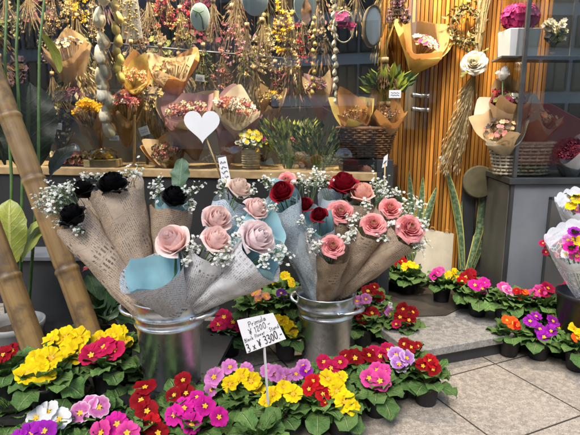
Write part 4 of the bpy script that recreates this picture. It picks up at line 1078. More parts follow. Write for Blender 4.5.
bamboo('shorter thick bamboo pole at the left edge beside the grey planter', (P(38, 358, 1.62), P(-30, 180, 1.75)), .041, .30)

# grey white planter with tall leafy plant at the far left
def planter(label, u, v, Y, r, h, m='grey_plastic', name='planter', cat='planter'):
    c = P(u, v, Y); t = thing(name, label, cat, (c.x, c.y, c.z - h))
    b = MB(); b.lathe([(.001, 0), (r * .8, 0), (r * .82, .01), (r * .97, h - .03), (r, h - .025), (r * 1.03, h), (r * .97, h), (r * .92, h - .03), (r * .75, .02), (.001, .02)], 40)
    b.build('body', M[m], t)
    return t, Vector((c.x, c.y, c.z))
rim_t, rc = planter('plain grey plastic planter behind the bamboo at the far left', 14, 321, 1.95, .115, .26)
rp = thing('rubber_plant', 'tall plant with big near black leaves and lime new leaves in the grey planter', 'plant', rc - Vector((0, 0, .05)))
b = MB(); b.lathe([(.104, 0), (.05, .008), (.001, .01)], 20); b.build('soil', M['soil'], rp)
for (u0, v0, u1, v1, Y) in ((28, 315, 48, -40, 2.2), (20, 315, 20, -40, 2.12), (10, 315, 8, -30, 2.16)):
    b = MB(); a_, e_ = P(u0, v0, 1.96), P(u1, v1, Y)
    b.tube([a_, a_.lerp(e_, .4) + Vector((.01, 0, 0)), a_.lerp(e_, .75) - Vector((.015, 0, 0)), e_], [.007, .0065, .0055, .004], 8); b.build('stem', M['stemgreen'], rp, True, world=True)
def big_leaf(parent, u, v, Y, L, W, az, el, droop, m, seed, name='leaf', roll=0):
    b = MB(); p = P(u, v, Y) - parent.location
    leaf_piece(b, p, math.radians(az), math.radians(el), L, W, droop, seed, .5, petiole=.08, fold=.18, wav=.03, nu=8, nv=16)
    return b.build(name, M[m], parent)
for a in ((30, 178, 2.12, .42, .24, 100, 82, .3, 'darkleaf', 1), (50, 178, 2.2, .20, .10, 60, 60, .6, 'darkleaf', 2), (5, 165, 2.18, .34, .17, 160, 75, .7, 'darkleaf', 3), (58, 196, 2.2, .18, .08, 20, 40, .8, 'darkleaf', 4),
          (12, 270, 1.88, .28, .13, 105, 84, .35, 'limeleaf', 5), (22, 262, 1.9, .22, .10, 60, 65, .7, 'limeleaf', 6), (2, 262, 1.92, .26, .10, 150, 70, .6, 'limeleaf', 7), (26, 238, 1.93, .16, .08, 30, 50, .6, 'limeleaf', 8),
          (38, 30, 2.2, .20, .055, 70, -35, .9, 'limeleaf', 9), (22, 100, 2.2, .20, .07, 40, -50, .5, 'darkleaf', 10)):
    big_leaf(rp, *a)
# red leaved plant low in the dark behind the bamboo
pl, pc = planter('shallow dark pot of a red leaved plant behind the bamboo', 104, 318, 1.98, .085, .13, 'pot', 'plant_pot', 'plant pot')
an = thing('red_leaved_plant', 'dark leaved plant with a few scarlet bracts between the bamboo and the left bucket', 'plant', pc - Vector((0, 0, .03)))
b = MB(); b.lathe([(.076, 0), (.001, .006)], 16); b.build('soil', M['soil'], an)
rr_ = random.Random(5); lm = MB(); rm_ = MB()
for i in range(16):
    az = i * 2.4; L = rr_.uniform(.14, .26); leaf_piece(lm, (0, 0, 0), az, rr_.uniform(.5, 1.3), L, L * .42, rr_.uniform(.4, 1.0), i, rr_.uniform(.3, .7), petiole=.4)
lm.build('foliage', M['rosegreen'], an)
for (u, v, az) in ((78, 268, 150), (110, 288, 20), (92, 310, 200), (82, 272, 60)):
    b = MB(); leaf_piece(b, P(u, v, 1.93) - an.location, math.radians(az), .5, .085, .035, .6, u, .5, petiole=.1); b.build('bract', M['redleaf'], an)
# long low trough by the wall
c = P(70, 275, 2.2); tr = thing('trough', 'low grey trough by the dark wall behind the bamboo poles', 'trough', (c.x, c.y + .05, 0))
b = MB(); b.box((0, 0, .19), (.62, .14, .38)); bevel(b.build('body', M['blackpanel'], tr, False), .006)
b = MB(); b.box((0, 0, .392), (.66, .18, .022)); bevel(b.build('rim', M['greypanel'], tr, False), .004)

# ------------------------------------------------------------------ snake plants before the wooden wall
def snake():
    k = NT('snake_plant_leaf'); u, v = k.uv(); co = k.coord()
    n_ = k.noise(k.scalev(k.coord('UV'), (2.5, 26, 1)), 1, 3)
    c = k.mix(k.smooth(n_, .4, .6), (.055, .10, .045, 1), (.16, .22, .12, 1))
    e = k.smooth(k.math('ABSOLUTE', k.math('SUBTRACT', u, .5)), .36, .42)
    c = k.mix(e, c, (.46, .42, .12, 1)); k.set(c, .35, 0, .5); return k.m
M['snake'] = snake()
def snake_plant(label, pot, leaves):
    c = PS(pot[0], pot[1], pot[2]); z = c.z
    t = thing('snake_plant', label, 'snake plant', c)
    b = MB(); h = .12; r = .07
    b.lathe([(.001, -h), (r * .8, -h), (r, -.01), (r * 1.04, 0), (r * .95, 0), (r * .9, -.02), (.001, -.02)], 28); b.build('pot', M['pot'], t)
    for k, (u0, v0, u1, v1, W, bend, d0, d1) in enumerate(leaves):
        a, e = PS(u0, v0, d0) - c, PS(u1, v1, d1) - c; b = MB(); tw = (k * 1.3) % 1.2 - .5
        def fn(x, y):
            s = x * 2 - 1; p = a.lerp(e, y) + Vector((bend * math.sin(y * PI), 0, 0)); w = W * (.55 + .45 * math.sin(min(1, y * 1.4) * PI / 2)) * max(0, 1 - max(0, y - .55) ** 2 / .2026) ** .8 if y < .999 else .0005
            th = tw * (.4 + y); q = Vector((math.cos(th), math.sin(th), 0)); nn_ = Vector((-math.sin(th), math.cos(th), 0))
            return p + q * (s * w / 2) + nn_ * (s * s * w * .22)
        b.grid(fn, 6, 18, tint=.5); b.build('leaf', M['snake'], t)
    return t
snake_plant('group of three upright dark snake plant leaves left of the paper bag', (408, 262, .10), ((403, 262, 386, 182, .045, .0, .10, .06), (410, 262, 398, 184, .048, -.005, .1, .05), (412, 262, 423, 176, .042, .01, .10, .05), (415, 262, 409, 170, .040, .0, .12, .05), (417, 262, 437, 186, .048, -.01, .09, .05)))
snake_plant('tall snake plant with yellow edged curved leaves against the slat wall', (466, 272, .075), ((463, 270, 444, 162, .046, .022, .08, .04), (468, 270, 484, 168, .052, .028, .08, .03), (472, 270, 489, 205, .050, .01, .06, .03), (460, 270, 462, 200, .022, -.005, .06, .04)))
q = [PS(u, v, .045) for u, v in ((439, 157), (446, 154), (449, 162), (442, 165))]
t = thing('price_tag', 'small pale tag clipped to the tip of the tall snake plant leaf', 'price tag', q[3])
b = MB(); b.slab([q[3], q[2], q[1], q[0]], .001); b.build('card', M['card'], t, False, world=True)
b = MB(); b.tube([q[0].lerp(q[3], .5) - Vector((0, .0015, 0)), q[0].lerp(q[2], .5) + Vector((0, -.0015, .002)), q[1].lerp(q[2], .5) - Vector((0, .0015, 0))], .0008, 4); b.build('handwriting', M['ink'], t, True, world=True)
# round olive stool top leaning by the wall
M['olive'] = mat('olive_felt', (.10, .09, .05), (.07, .065, .038), 24, .8)
c = PS(479, 182, .06); t = thing('round_board', 'round olive brown board leaning on the wooden slats behind the snake plant', 'board', c)
b = MB(); b.lathe([(.001, .012), (.082, .012), (.088, .006), (.088, -.006), (.082, -.012), (.001, -.012)], 36, M=frame(sn + Vector((0, 0, .15))).to_3x3()); bevel(b.build('disc', M['olive'], t), .002)
b = MB(); b.tube([(0, .012, .0), (0, .016, -.30)], .006, 6); b.build('prop', M['darkwood'], t)
# paper bag, its square mark left plain
M['bag'] = paper_mat('cream_paper_bag', (.50, .45, .35), .7, .08)
q = [PS(u, v, d) for u, v, d in ((408, 279, .15), (450, 282, .12), (454, 234, .06), (425, 229, .08))]
t = thing('paper_bag', 'large cream paper bag standing on the entrance floor against the wooden slats', 'bag', q[0])
def bagf(x, y):
    p = q[0].lerp(q[1], x).lerp(q[3].lerp(q[2], x), y); return p + Vector((0, -.02 * math.sin(PI * x) * (1 - y) + .004 * math.sin(9 * x + 5 * y), 0))
b = MB(); b.grid(bagf, 12, 12); b.grid(lambda x, y: bagf(x, y) + Vector((.0, .05 * (1 - y * .75), 0)), 12, 12, flip=True)
b.grid(lambda x, y: bagf(0, y) + Vector((0, .05 * (1 - y * .75) * x, 0)), 2, 12); b.grid(lambda x, y: bagf(1, y) + Vector((0, .05 * (1 - y * .75) * x, 0)), 2, 12)
b.build('body', M['bag'], t, True, world=True)
for s in (.25, .75):
    b = MB(); a0_ = bagf(s - .1, 1); a1_ = bagf(s + .1, 1)
    b.tube([a0_, a0_.lerp(a1_, .3) + Vector((0, -.004, .018)), a0_.lerp(a1_, .7) + Vector((0, -.004, .018)), a1_], .0022, 6)
    b.build('handle', M['beam'], t, True, world=True)
# thin wooden marker stick with white top behind the bouquets
price_tag('narrow white tag on a pale wooden stick standing before the dark glass by the entrance', ((384, 157), (388, 154), (387, 166), (382, 168)), 2.15, (384, 200, 2.12), marks=1)

# ------------------------------------------------------------------ bouquets in clear printed sleeves at the right edge
def lace():
    k = NT('lace_cellophane'); u, v = k.uv(); uvc = k.coord('UV')
    w = k.voro(k.scalev(uvc, (26, 14, 1)), 1, 'DISTANCE_TO_EDGE', 0)
    pr = k.math('SUBTRACT', 1, k.smooth(w, .04, .10))
    rim = k.smooth(v, .80, .84); body = k.math('ADD', k.math('MULTIPLY', k.noise(k.scalev(uvc, (5, 3, 1)), 1, 4), .45), .12)
    a = k.math('MAXIMUM', k.math('MAXIMUM', k.math('MULTIPLY', pr, .75), k.math('MULTIPLY', rim, .85)), body)
    k.set((.78, .80, .84, 1), .22, 0, .6)
    tr = k.n('ShaderNodeBsdfTransparent'); mx = k.n('ShaderNodeMixShader'); k.l(a, mx.inputs[0]); k.l(tr.outputs[0], mx.inputs[1]); k.l(k.b.outputs[0], mx.inputs[2]); k.l(mx.outputs[0], k.o.inputs['Surface'])
    k.bump(k.noise(k.scalev(uvc, (9, 5, 1)), 1, 4), .02, .7); return k.m
M['lace'] = lace()
def sleeve(label, base, top, R, fl, seed):
    B, T = P(*base), P(*top); t = thing('sleeved_bouquet', label, 'bouquet', B); r = random.Random(seed); ax = (T - B).normalized()
    b = MB(); bk = Vector((0, 1, .3)); bk = (bk - ax * bk.dot(ax)).normalized(); sd_ = ax.cross(bk); L = (T - B).length
    def fn(a, v):
        th = a * 2 * PI; l = v * L * (1 + .10 * math.cos(th)) + (.012 * abs(math.sin(th * 8)) if v > .99 else 0)
        rr = .02 + (R - .02) * v ** .85 * (1 + .06 * math.sin(5 * th + 3 * v))
        return B + ax * l + (bk * math.cos(th) + sd_ * math.sin(th)) * rr
    b.grid(fn, 64, 18); b.build('sleeve', M['lace'], t, True, world=True)
    lm = MB(); st_ = MB()
    for (col, u, v, s) in fl:
        p = P(u, v, top[2] - .02 + r.uniform(-.03, .03)); n_ = ax + (CAM - p).normalized() * .9 + Vector((r.uniform(-.3, .3), 0, r.uniform(-.2, .2)))
        o = inst('flower', flower_mesh(col, r.randrange(4)), t, Matrix.Translation(p - B) @ frame(n_, r.uniform(0, 6)) @ Matrix.Scale(s, 4)); inst('eye', EYES[0], o)
        st_.tube([B, p], .0025, 5); leaf_piece(lm, p - n_.normalized() * .03, r.uniform(0, 6), .8, .07, .03, .5, seed + len(lm.v), .5)
    st_.build('stems', M['stemgreen'], t, True, world=True); lm.build('foliage', M['rosegreen'], t, True, world=True)
    return t
bk2 = thing('flower_bucket', 'black plastic bucket with a white barcode style label at the right edge', 'bucket', (P(583, 300, 2.0).x, 2.0, .0))
zb_ = P(583, 292, 2.0).z
b = MB(); b.lathe([(.001, 0), (.075, 0), (.10, zb_ - .02), (.106, zb_ - .015), (.106, zb_), (.098, zb_), (.07, .02), (.001, .02)], 32); b.build('body', M['pot'], bk2)
b = MB(); b.grid(lambda x, y: (.0975 * math.cos(-2.05 + x * .28), .0975 * math.sin(-2.05 + x * .28), zb_ * (.62 + .22 * y)), 6, 2); b.build('label', M['card'], bk2)
sleeve('bright mixed flower bouquet in a clear lace printed sleeve standing in the black bucket', (584, 300, 2.0), (581, 243, 1.93), .125, [(Y_, 579, 240, .032), (MG, 571, 248, .03), (HP, 577, 256, .03), (OR, 568, 240, .026), (PU, 574, 232, .026), (Y_, 585, 250, .03), (WH, 566, 254, .022)], 3)
sleeve('upper yellow and pink bouquet in a lace edged clear sleeve at the right edge', (588, 262, 2.16), (582, 202, 2.13), .10, [(Y_, 578, 199, .028), (Y_, 571, 206, .026), (PW_, 576, 210, .026), (HP, 585, 205, .03), (WH, 570, 198, .024)], 9)
sp_ = thing('sleeved_bouquet', 'small fan of dim red flowers left of the lace sleeved bouquet by the cabinet', 'bouquet', P(575, 290, 2.10))
lm = MB(); st_ = MB(); r = random.Random(4)
for (u, v) in ((543, 243), (549, 237), (556, 241), (551, 248), (560, 246), (546, 252), (558, 254)):
    p = P(u, v, 2.08 + r.uniform(-.03, .03)); o = inst('flower', flower_mesh((CR, RD, OG)[u % 3], u % 4), sp_, Matrix.Translation(p - sp_.location) @ frame(Vector((-.4, -.7, .6)), u) @ Matrix.Scale(.018, 4)); inst('eye', EYES[1], o)
    st_.tube([sp_.location, p], .002, 5); leaf_piece(lm, p.lerp(sp_.location, .2), r.uniform(0, 6), .6, .06, .025, .5, u, .5)
st_.build('stems', M['stemgreen'], sp_, True, world=True); lm.build('foliage', M['rosegreen'], sp_, True, world=True)
# ================================================================== dried flowers and bouquets behind the glass
DRY = {
 'gold': ((.55, .40, .14), (.40, .27, .10)), 'rust': ((.34, .17, .08), (.24, .12, .06)), 'wine': ((.20, .03, .05), (.12, .02, .04)),
 'dryred': ((.40, .03, .03), (.26, .02, .03)), 'pinkdry': ((.52, .20, .18), (.40, .15, .15)), 'cream': ((.62, .52, .34), (.50, .40, .24)), 'mauve': ((.30, .16, .20), (.22, .12, .16)),
 'olive': ((.17, .17, .05), (.11, .12, .035)), 'brown': ((.22, .155, .09), (.14, .10, .06)), 'dark': ((.05, .035, .035), (.03, .024, .026)), 'sun': ((.80, .52, .02), (.70, .40, .02)),
 'wheat': ((.50, .38, .19), (.38, .28, .13)), 'white': ((.70, .66, .58), (.58, .54, .46)), 'lime': ((.42, .46, .06), (.25, .32, .05)), 'magd': ((.50, .04, .17), (.36, .03, .12)), 'green': ((.06, .10, .035), (.045, .08, .03)), 'peach': ((.70, .36, .20), (.58, .28, .15)),
}
for k_, (a_, b_) in DRY.items(): M['dry_' + k_] = mat('dried_' + k_, a_, b_, 60, .85, tint=.45, trans=.12, spec=.2)
def tuft(b, p, R, r, style, F=None, tint=None):
    """one small dried head: pom of thin petals, or a spike of grain, or a flat little flower"""
    t = r.uniform(.15, .9) if tint is None else tint
    if style == 'pom':
        n = 12
        for i in range(n):
            z = 1 - 1.5 * (i + .5) / n; a = i * 2.4 + r.uniform(-.3, .3); q = math.sqrt(max(0, 1 - z * z))
            d = Vector((q * math.cos(a), q * math.sin(a), z))
            if F is not None: d = F @ d
            s = d.orthogonal().normalized() * R * .30; L = R * r.uniform(.75, 1.15)
            b.add([p + d * R * .1, p + d * L * .65 + s, p + d * L, p + d * L * .65 - s], [(0, 1, 2, 3)], None, min(1, max(0, t + r.uniform(-.12, .12))))
    elif style == 'flat':
        n = 6; F = F if F is not None else frame(Vector((r.gauss(0, .6), -1, .6))).to_3x3()
        for i in range(n):
            a = 2 * PI * i / n; d = F @ Vector((math.cos(a), math.sin(a), .25)); s = F @ Vector((-math.sin(a), math.cos(a), 0)) * R * .42
            b.add([p, p + d * R * .6 + s, p + d * R, p + d * R * .6 - s], [(0, 1, 2, 3)], None, min(1, t + (i % 2) * .15))
    elif style == 'leaf':
        d = (F @ Vector((0, 0, 1))) if F is not None else Vector((r.gauss(0, 1), r.gauss(0, 1), r.gauss(0, 1))).normalized()
        s = d.orthogonal().normalized(); s = (Matrix.Rotation(r.uniform(0, 6), 3, d) @ s) * R * .28
        k = d.cross(s).normalized() * R * .12
        b.add([p, p + d * R * .5 + s + k, p + d * R * 1.2, p + d * R * .5 - s + k], [(0, 1, 2, 3)], None, t)
    else:
        d = (F @ Vector((0, 0, 1))) if F is not None else Vector((0, 0, -1))
        b.tube([p, p + d * R * .8, p + d * R * 2], [R * .12, R * .25, R * .04], 4, tint=t)
def hanging(name, label, tie, L, W, cols, n, style='pom', hr=.011, group=None, cat='dried flowers', down=True, seed=1, stem='stembrown', stems=None, lean=0, dep=.6):
    """a bunch tied at its top and hanging heads down (or standing up)"""
    r = random.Random(hash_(label) + seed); T = tie; sg = -1 if down else 1
    t = thing(name, label, cat, T, group); s = MB(); fs = {c: MB() for c in cols}
    for i in range(n):
        k = r.uniform(.22 if down else .45, 1.0); a = r.uniform(0, 2 * PI); q = math.sqrt(r.random()) * W
        e = Vector((q * math.cos(a) * (.5 + .5 * k) + lean * k * L, q * math.sin(a) * dep * (.5 + .5 * k), sg * L * k))
        m = e * .5 + Vector((r.gauss(0, .006), 0, sg * L * .02)); m.x *= .6
        if i < (stems or n): s.tube([(0, 0, -sg * .03), (e.x * .05, e.y * .05, 0), m, e], .0012, 3, tint=r.random(), cap=False)
        F = frame((e - m).normalized()).to_3x3(); c = r.choice(cols)
        tuft(fs[c], e, hr * r.uniform(.7, 1.35), r, style, F if style != 'flat' else None)
        if style in ('pom', 'flat') and r.random() < .6: tuft(fs[c], e - (e - m) * .25 + Vector((r.gauss(0, .008), r.gauss(0, .008), 0)), hr * .7, r, style, F if style != 'flat' else None)
    s.build('stems', M[stem], t)
    for c, f in fs.items():
        if f.v: f.build('blossoms', M['dry_' + c], t, False)
    b = MB(); b.tube([(0, 0, .012), (0, 0, -.012)], .012, 8); b.build('twine', M['beam'], t)
    return t
def cord_up(t, z=2.39):
    b = MB(); b.tube([(0, 0, 0), (0, 0, z - t.location.z)], .0015, 4); b.build('cord', M['stembrown'], t)

# rail with hanging bunches high in the window
HG = 'dried bunches hanging high in the window'
spec = [(148, -2, .26, .09, ('rust', 'brown'), .30), (166, -10, .17, .075, ('dryred', 'rust'), .20), (191, -12, .19, .06, ('dryred', 'wine'), .22), (180, 8, .2, .07, ('gold', 'olive'), .34), (213, 0, .22, .07, ('brown', 'mauve'), .28), (232, 6, .26, .075, ('mauve', 'pinkdry'), .32), (247, 25, .25, .07, ('brown', 'olive'), .38), (262, 20, .24, .07, ('brown', 'mauve'), .30), (283, -14, .30, .06, ('sun', 'gold'), .22), (289, 30, .20, .05, ('gold', 'cream'), .26), (303, 10, .26, .06, ('dryred', 'brown'), .34), (318, 0, .25, .06, ('brown', 'dark'), .36), (28, -8, .22, .10, ('olive', 'brown'), .30), (52, -12, .2, .09, ('brown', 'gold'), .24), (75, -14, .17, .07, ('gold', 'sun'), .20), (92, -4, .22, .06, ('brown', 'wheat'), .30), (131, 42, .20, .06, ('brown', 'dark'), .30), (160, 45, .20, .07, ('brown', 'wine'), .36), (222, 52, .22, .08, ('pinkdry', 'brown'), .36), (255, 68, .2, .07, ('wheat', 'brown'), .34), (203, 45, .2, .06, ('green', 'olive'), .40), (341, -16, .2, .07, ('brown', 'olive'), .36), (357, -14, .24, .06, ('wheat', 'brown'), .36), (275, 62, .22, .05, ('wine', 'brown'), .40), (238, -14, .2, .07, ('wine', 'brown'), .22), (120, -15, .2, .06, ('olive', 'brown'), .36), (5, -8, .24, .09, ('brown', 'olive'), .34), (300, 62, .25, .05, ('brown', 'olive'), .36), (140, 72, .18, .05, ('brown', 'wheat'), .34)]
names_ = {0: 'rust brown', 1: 'scarlet red', 2: 'crimson red', 3: 'gold olive', 8: 'bright yellow', 9: 'pale gold', 14: 'gold yellow'}
pos_ = ['left of the mint disc', 'between the scarlet and gold bunches', 'directly beside the mint clock disc', 'under the scarlet bunch']
for i, (u, v, L, W, cols, d) in enumerate(spec):
    p = PW(u, v, d)
    lab = {0: 'rust brown dried bunch hanging left of the scarlet one', 1: 'scarlet and rust dried bunch hanging high in the window', 2: 'crimson dried bunch hanging beside the mint green disc', 3: 'gold and olive dried bunch behind the scarlet ones', 5: 'mauve pink dried bunch hanging under the blue grey disc', 8: 'bright yellow dried bunch hanging left of the oval mirror', 9: 'pale gold dried sprig hanging below the bright yellow bunch', 10: 'brown bunch with red heads under the oval mirror', 14: 'gold yellow dried bunch hanging left of the white garland', 12: 'olive brown bunch hanging by the green plant stems', 18: 'pink brown dried bunch above the mauve bouquet'}.get(i, 'dull brown dried bunch hanging in the back of the window')
    t = hanging('hanging_bunch', lab, p, L, W, cols, 46 if i in (1, 2, 8, 9, 14) else 38, ('pom', 'flat', 'spike', 'pom', 'leaf')[i % 5] if i not in (1, 2, 8, 9, 14) else 'pom', .014 if i in (1, 2, 8) else .012, HG)
    cord_up(t)

r = random.Random(21); k = 0
for gu in range(-6, 330, 27):
    for gv in (-20, 20, 62):
        if gu > 300 and gv > 20: continue
        u, v = gu + r.uniform(-9, 9), gv + r.uniform(-12, 12); d = r.uniform(.48, .95); k += 1
        cs_ = r.choice((('brown', 'rust'), ('olive', 'brown'), ('gold', 'brown'), ('mauve', 'brown'), ('wheat', 'brown'), ('wine', 'brown'), ('pinkdry', 'cream'), ('brown', 'dark'), ('cream', 'wheat'), ('olive', 'dark')))
        t = hanging('hanging_bunch', 'dull brown dried bunch hanging in the back of the window', PW(u, v, d), r.uniform(.22, .34), r.uniform(.08, .12), cs_, 60, r.choice(('pom', 'leaf', 'leaf', 'spike', 'flat')), r.uniform(.016, .026), HG, seed=k, stems=24)
        cord_up(t)
# white and yellow garlands of waxy pods
M['podwhite'] = mat('cream_pod', (.80, .74, .60), (.72, .64, .48), 25, .55, tint=.2, trans=.15)
M['podyellow'] = mat('yellow_pod', (.62, .46, .13), (.52, .38, .10), 25, .55, tint=.2, trans=.15)
def garland(label, pts, d, L, W, m, n):
    A = [PW(u, v, d) for u, v in pts]; t = thing('garland', label, 'garland', A[0]); b = MB()
    b.tube([A[0] + Vector((0, 0, 2.38 - A[0].z))] + A, .0015, 4); b.build('cord', M['stembrown'], t, True, world=True)
    r = random.Random(n); segs = []
    for i in range(n):
        q = i / (n - 1) * (len(A) - 1); k = min(int(q), len(A) - 2); p = A[k].lerp(A[k + 1], q - k); m_ = MB()
        ax = Vector((r.uniform(-.35, .35), r.uniform(-.2, .2), 1)).normalized(); F = frame(ax).to_3x3(); a_ = L * r.uniform(.9, 1.12); w = W * r.uniform(.9, 1.1)
        m_.lathe([(.001, a_ * .5), (w * .22, a_ * .38), (w * .42, a_ * .1), (w * .5, -a_ * .15), (w * .44, -a_ * .34), (w * .24, -a_ * .47), (.001, -a_ * .5)], 14, c=p - A[0] + Vector(((-1) ** i * W * .15, 0, 0)), M=F, tint=r.random())
        m_.build('pod', M[m], t)
garland('white garland of waxy cream pods hanging in the window', [(101, -6), (101, 40), (103, 70), (101, 84), (108, 100), (106, 128)], .05, .098, .060, 'podwhite', 11)
garland('thinner yellow garland of small pods right of the white one', [(116, -8), (117, 40), (119, 76)], .06, .072, .042, 'podyellow', 9)
# pouch of gold filigree
c = PW(130, 18, .13); t = thing('filigree_pouch', 'clear hanging pouch filled with gold dried filigree', 'ornament', c)
b = MB(); b.slab([c + Vector((x, 0, z)) for x, z in ((-.05, -.10), (.055, -.095), (.04, .10), (-.03, .10))], .012); b.build('sleeve', M['lace'], t, False, world=True)
r = random.Random(2); b = MB()
for i in range(120): b.ball((r.uniform(-.033, .033) + .004, r.uniform(.0, .008), r.uniform(-.085, .085)), .006, r.random(), nu=5, nv=3)
b.build('filling', M['dry_gold'], t); cord_up(t)

# round discs and hoops hung in the window
M['mint'] = mat('mint_disc', (.74, .86, .82), (.68, .80, .76), 10, .3, tint=.05)
M['paleblue'] = mat('pale_blue_disc', (.52, .60, .65), (.46, .54, .60), 10, .3, tint=.05)
M['mirror'] = mat('pale_mirror', (.60, .68, .70), (.55, .62, .65), 4, .12, metal=.6, tint=.05)
def disc(label, u, v, d, rx, rz, m, yaw=0, extra=None):
    c = PW(u, v, d); t = thing('hanging_disc', label, 'ornament', c); b = MB()
    R = Matrix.Rotation(yaw, 3, 'Z') @ Matrix.Rotation(PI / 2, 3, 'X') @ Matrix.Diagonal((rx, rz, 1))
    b.lathe([(.001, .005), (.94, .005), (1, .003), (1, -.003), (.94, -.005), (.001, -.005)], 40, M=R); b.build('disc', M[m], t)
    if extra == 'twig':
        b = MB(); b.tube([(-.03, -.012, .03), (0, -.014, .015), (.012, -.012, -.01), (.016, -.012, -.06)], .003, 6); b.tube([(0, -.014, .015), (.02, -.012, .025)], .002, 5); b.tube([(-.012, -.013, .022), (-.02, -.012, .0)], .002, 5); b.build('twig', M['dry_green'], t)
    if extra == 'leaf':
        b = MB(); leaf_piece(b, (0.005, -.02, .05), -1.57, -1.2, .16, .05, .2, 3, .5); b.build('leaf', M['dry_rust'], t)
    if extra == 'rim':
        b = MB(); b.lathe([(.97, -.03), (1.05, -.03), (1.05, .012), (.97, .012)], 40, M=R); b.build('rim', M['dry_brown'], t)
    cord_up(t); return t
disc('mint green oval disc with a dark twig hanging in the window', 200, 17, .08, .046, .063, 'mint', extra='twig')
disc('pale blue grey disc cut by the top of the picture', 255, -1, .09, .062, .075, 'paleblue')
disc('mint oval disc with a brown leaf at the top of the window', 305, 4, .08, .052, .074, 'mint', extra='leaf')
disc('white faced drum shaped disc with dark rim turned to the side', 373, 26, .05, .040, .085, 'card', yaw=.2, extra='rim')
# hoop with pink flower
c = PW(344, 24, .06); t = thing('flower_hoop', 'thin hoop with a bright pink dried flower hanging in the window', 'ornament', c); b = MB()
b.tube([(.046 * math.cos(a * PI / 16), 0, .068 * math.sin(a * PI / 16) - .012) for a in range(33)], .0028, 6, cap=False); b.build('hoop', M['podwhite'], t)
r = random.Random(8); b = MB()
for i in range(30): tuft(b, Vector((r.gauss(0, .018), r.gauss(-.008, .006), r.gauss(.008, .018))), .018, r, 'flat')
b.build('blossoms', M['dry_magd'], t, False); cord_up(t)

# kraft wrapped bouquets and pots on the display shelf
def wrapped(label, base, top, R, paper, cols, n, hr=.014, style='pom', back=None, plane='W', d=.2, sheets=2, dome=.6, name='dried_bouquet', spread=.85, lipb=.06, lipf=.02):
    pt = (lambda u, v, o=0: PW(u, v, d + o)) if plane == 'W' else ((lambda u, v, o=0: PS(u, v, d - o)) if plane == 'S' else (lambda u, v, o=0: PC(u, v, d + o)))
    B, T = pt(*base), pt(*top, -.05); ax = (T - B).normalized(); t = thing(name, label, 'bouquet', B, None)
    r = random.Random(hash_(label)); seed = hash_(label) % 997
    for k in range(sheets):
        b = MB(); cone_sheet(b, B, T - ax * .02 * k, R * (1 + .06 * k), .016, Vector((0, .9, .5)), lipb + .02 * k, lipf + .012 * k, seed + k * 3, corner=.035, flare=.0, nth=72)
        b.build('wrapper', M[paper if not isinstance(paper, (list, tuple)) else paper[k % len(paper)]], t, True, world=True)
    fs = {c: MB() for c in cols}; s = MB(); bk = (Vector((0, .9, .5)) - ax * ax.dot(Vector((0, .9, .5)))).normalized(); sd_ = ax.cross(bk)
    for i in range(n):
        a = r.uniform(0, 2 * PI); q = math.sqrt(r.random()) * R * spread; p = T + (bk * math.cos(a) + sd_ * math.sin(a)) * q + ax * (dome * (R * .5 - q * .45) + r.gauss(0, .008))
        tuft(fs[r.choice(cols)], p, hr * r.uniform(.7, 1.3), r, style, frame((p - T + ax * .05 - Vector((0, .03, 0))).normalized()).to_3x3())
        s.tube([B + ax * .05, p], .0012, 3, cap=False)
    s.build('stems', M['stembrown'], t, True, world=True)
    for c, f in fs.items():
        if f.v: f.build('blossoms', M['dry_' + c], t, False, world=True)
    return t
wrapped('large kraft paper fan of pale dried sprays at the upper left of the window', (78, 98), (66, 46), .115, ('kraft', 'kraft_light'), ('cream', 'brown', 'dark'), 60, .012, 'flat', d=.22, lipf=.035)
wrapped('small yellow and orange dried posy in kraft paper right of the pod garlands', (132, 96), (135, 77), .07, ('yellow_paper', 'orange_paper'), ('peach', 'gold'), 24, .014, d=.18)
wrapped('mixed pink and red flower bouquet below the small yellow posy', (127, 146), (124, 104), .088, ('kraft', 'kraft'), ('pinkdry', 'peach', 'dryred', 'white', 'pinkdry'), 70, .016, d=.16, dome=1.4, lipb=.0, lipf=.05)
wrapped('bright yellow flower bunch in brown paper on the left of the shelf', (98, 150), (88, 112), .075, ('kraft', 'kraft'), ('sun',), 46, .020, d=.14, dome=1.5, lipb=.0, lipf=.05)
wrapped('dusty pink dried flower head bunch beside the yellow flowers', (86, 135), (74, 95), .05, ('kraft', 'kraft'), ('pinkdry', 'mauve'), 40, .016, d=.2, dome=1.4, lipb=0, lipf=.03)
wrapped('upturned pale kraft fan of dried flowers high in the window centre', (176, 98), (170, 68), .115, ('kraft_light', 'orange_paper'), ('rust', 'gold', 'cream'), 50, .013, 'flat', d=.28, lipf=.02)
wrapped('dusty pink bouquet in mauve and kraft paper behind the heart sign', (196, 160), (186, 112), .13, ('mauve_paper', 'kraft_light'), ('pinkdry', 'mauve', 'cream'), 70, .015, d=.18, lipb=.10)
wrapped('rose pink and cream wrapped bouquet right of the heart sign', (226, 165), (236, 108), .12, ('cream_paper', 'mauve_paper'), ('pinkdry', 'peach', 'white', 'pinkdry'), 80, .018, d=.2, lipb=.06)
wrapped('low kraft wrapped bouquet of small cream flowers on the shelf left of the heart stick', (172, 172), (166, 152), .088, ('kraft_light', 'orange_paper'), ('cream', 'pinkdry', 'brown'), 70, .012, d=.14, lipb=.07, lipf=.02)
wrapped('orange kraft wrapped bouquet standing in the wicker basket, left one', (362, 146), (354, 116), .074, ('orange_paper', 'yellow_paper'), ('gold', 'rust'), 24, .014, d=.13, lipb=.09, lipf=-.03)
wrapped('orange kraft wrapped bouquet with tall pointed corner, right one in the wicker basket', (382, 146), (386, 116), .076, ('orange_paper', 'kraft'), ('rust', 'brown'), 24, .014, d=.14, lipb=.10, lipf=-.03)
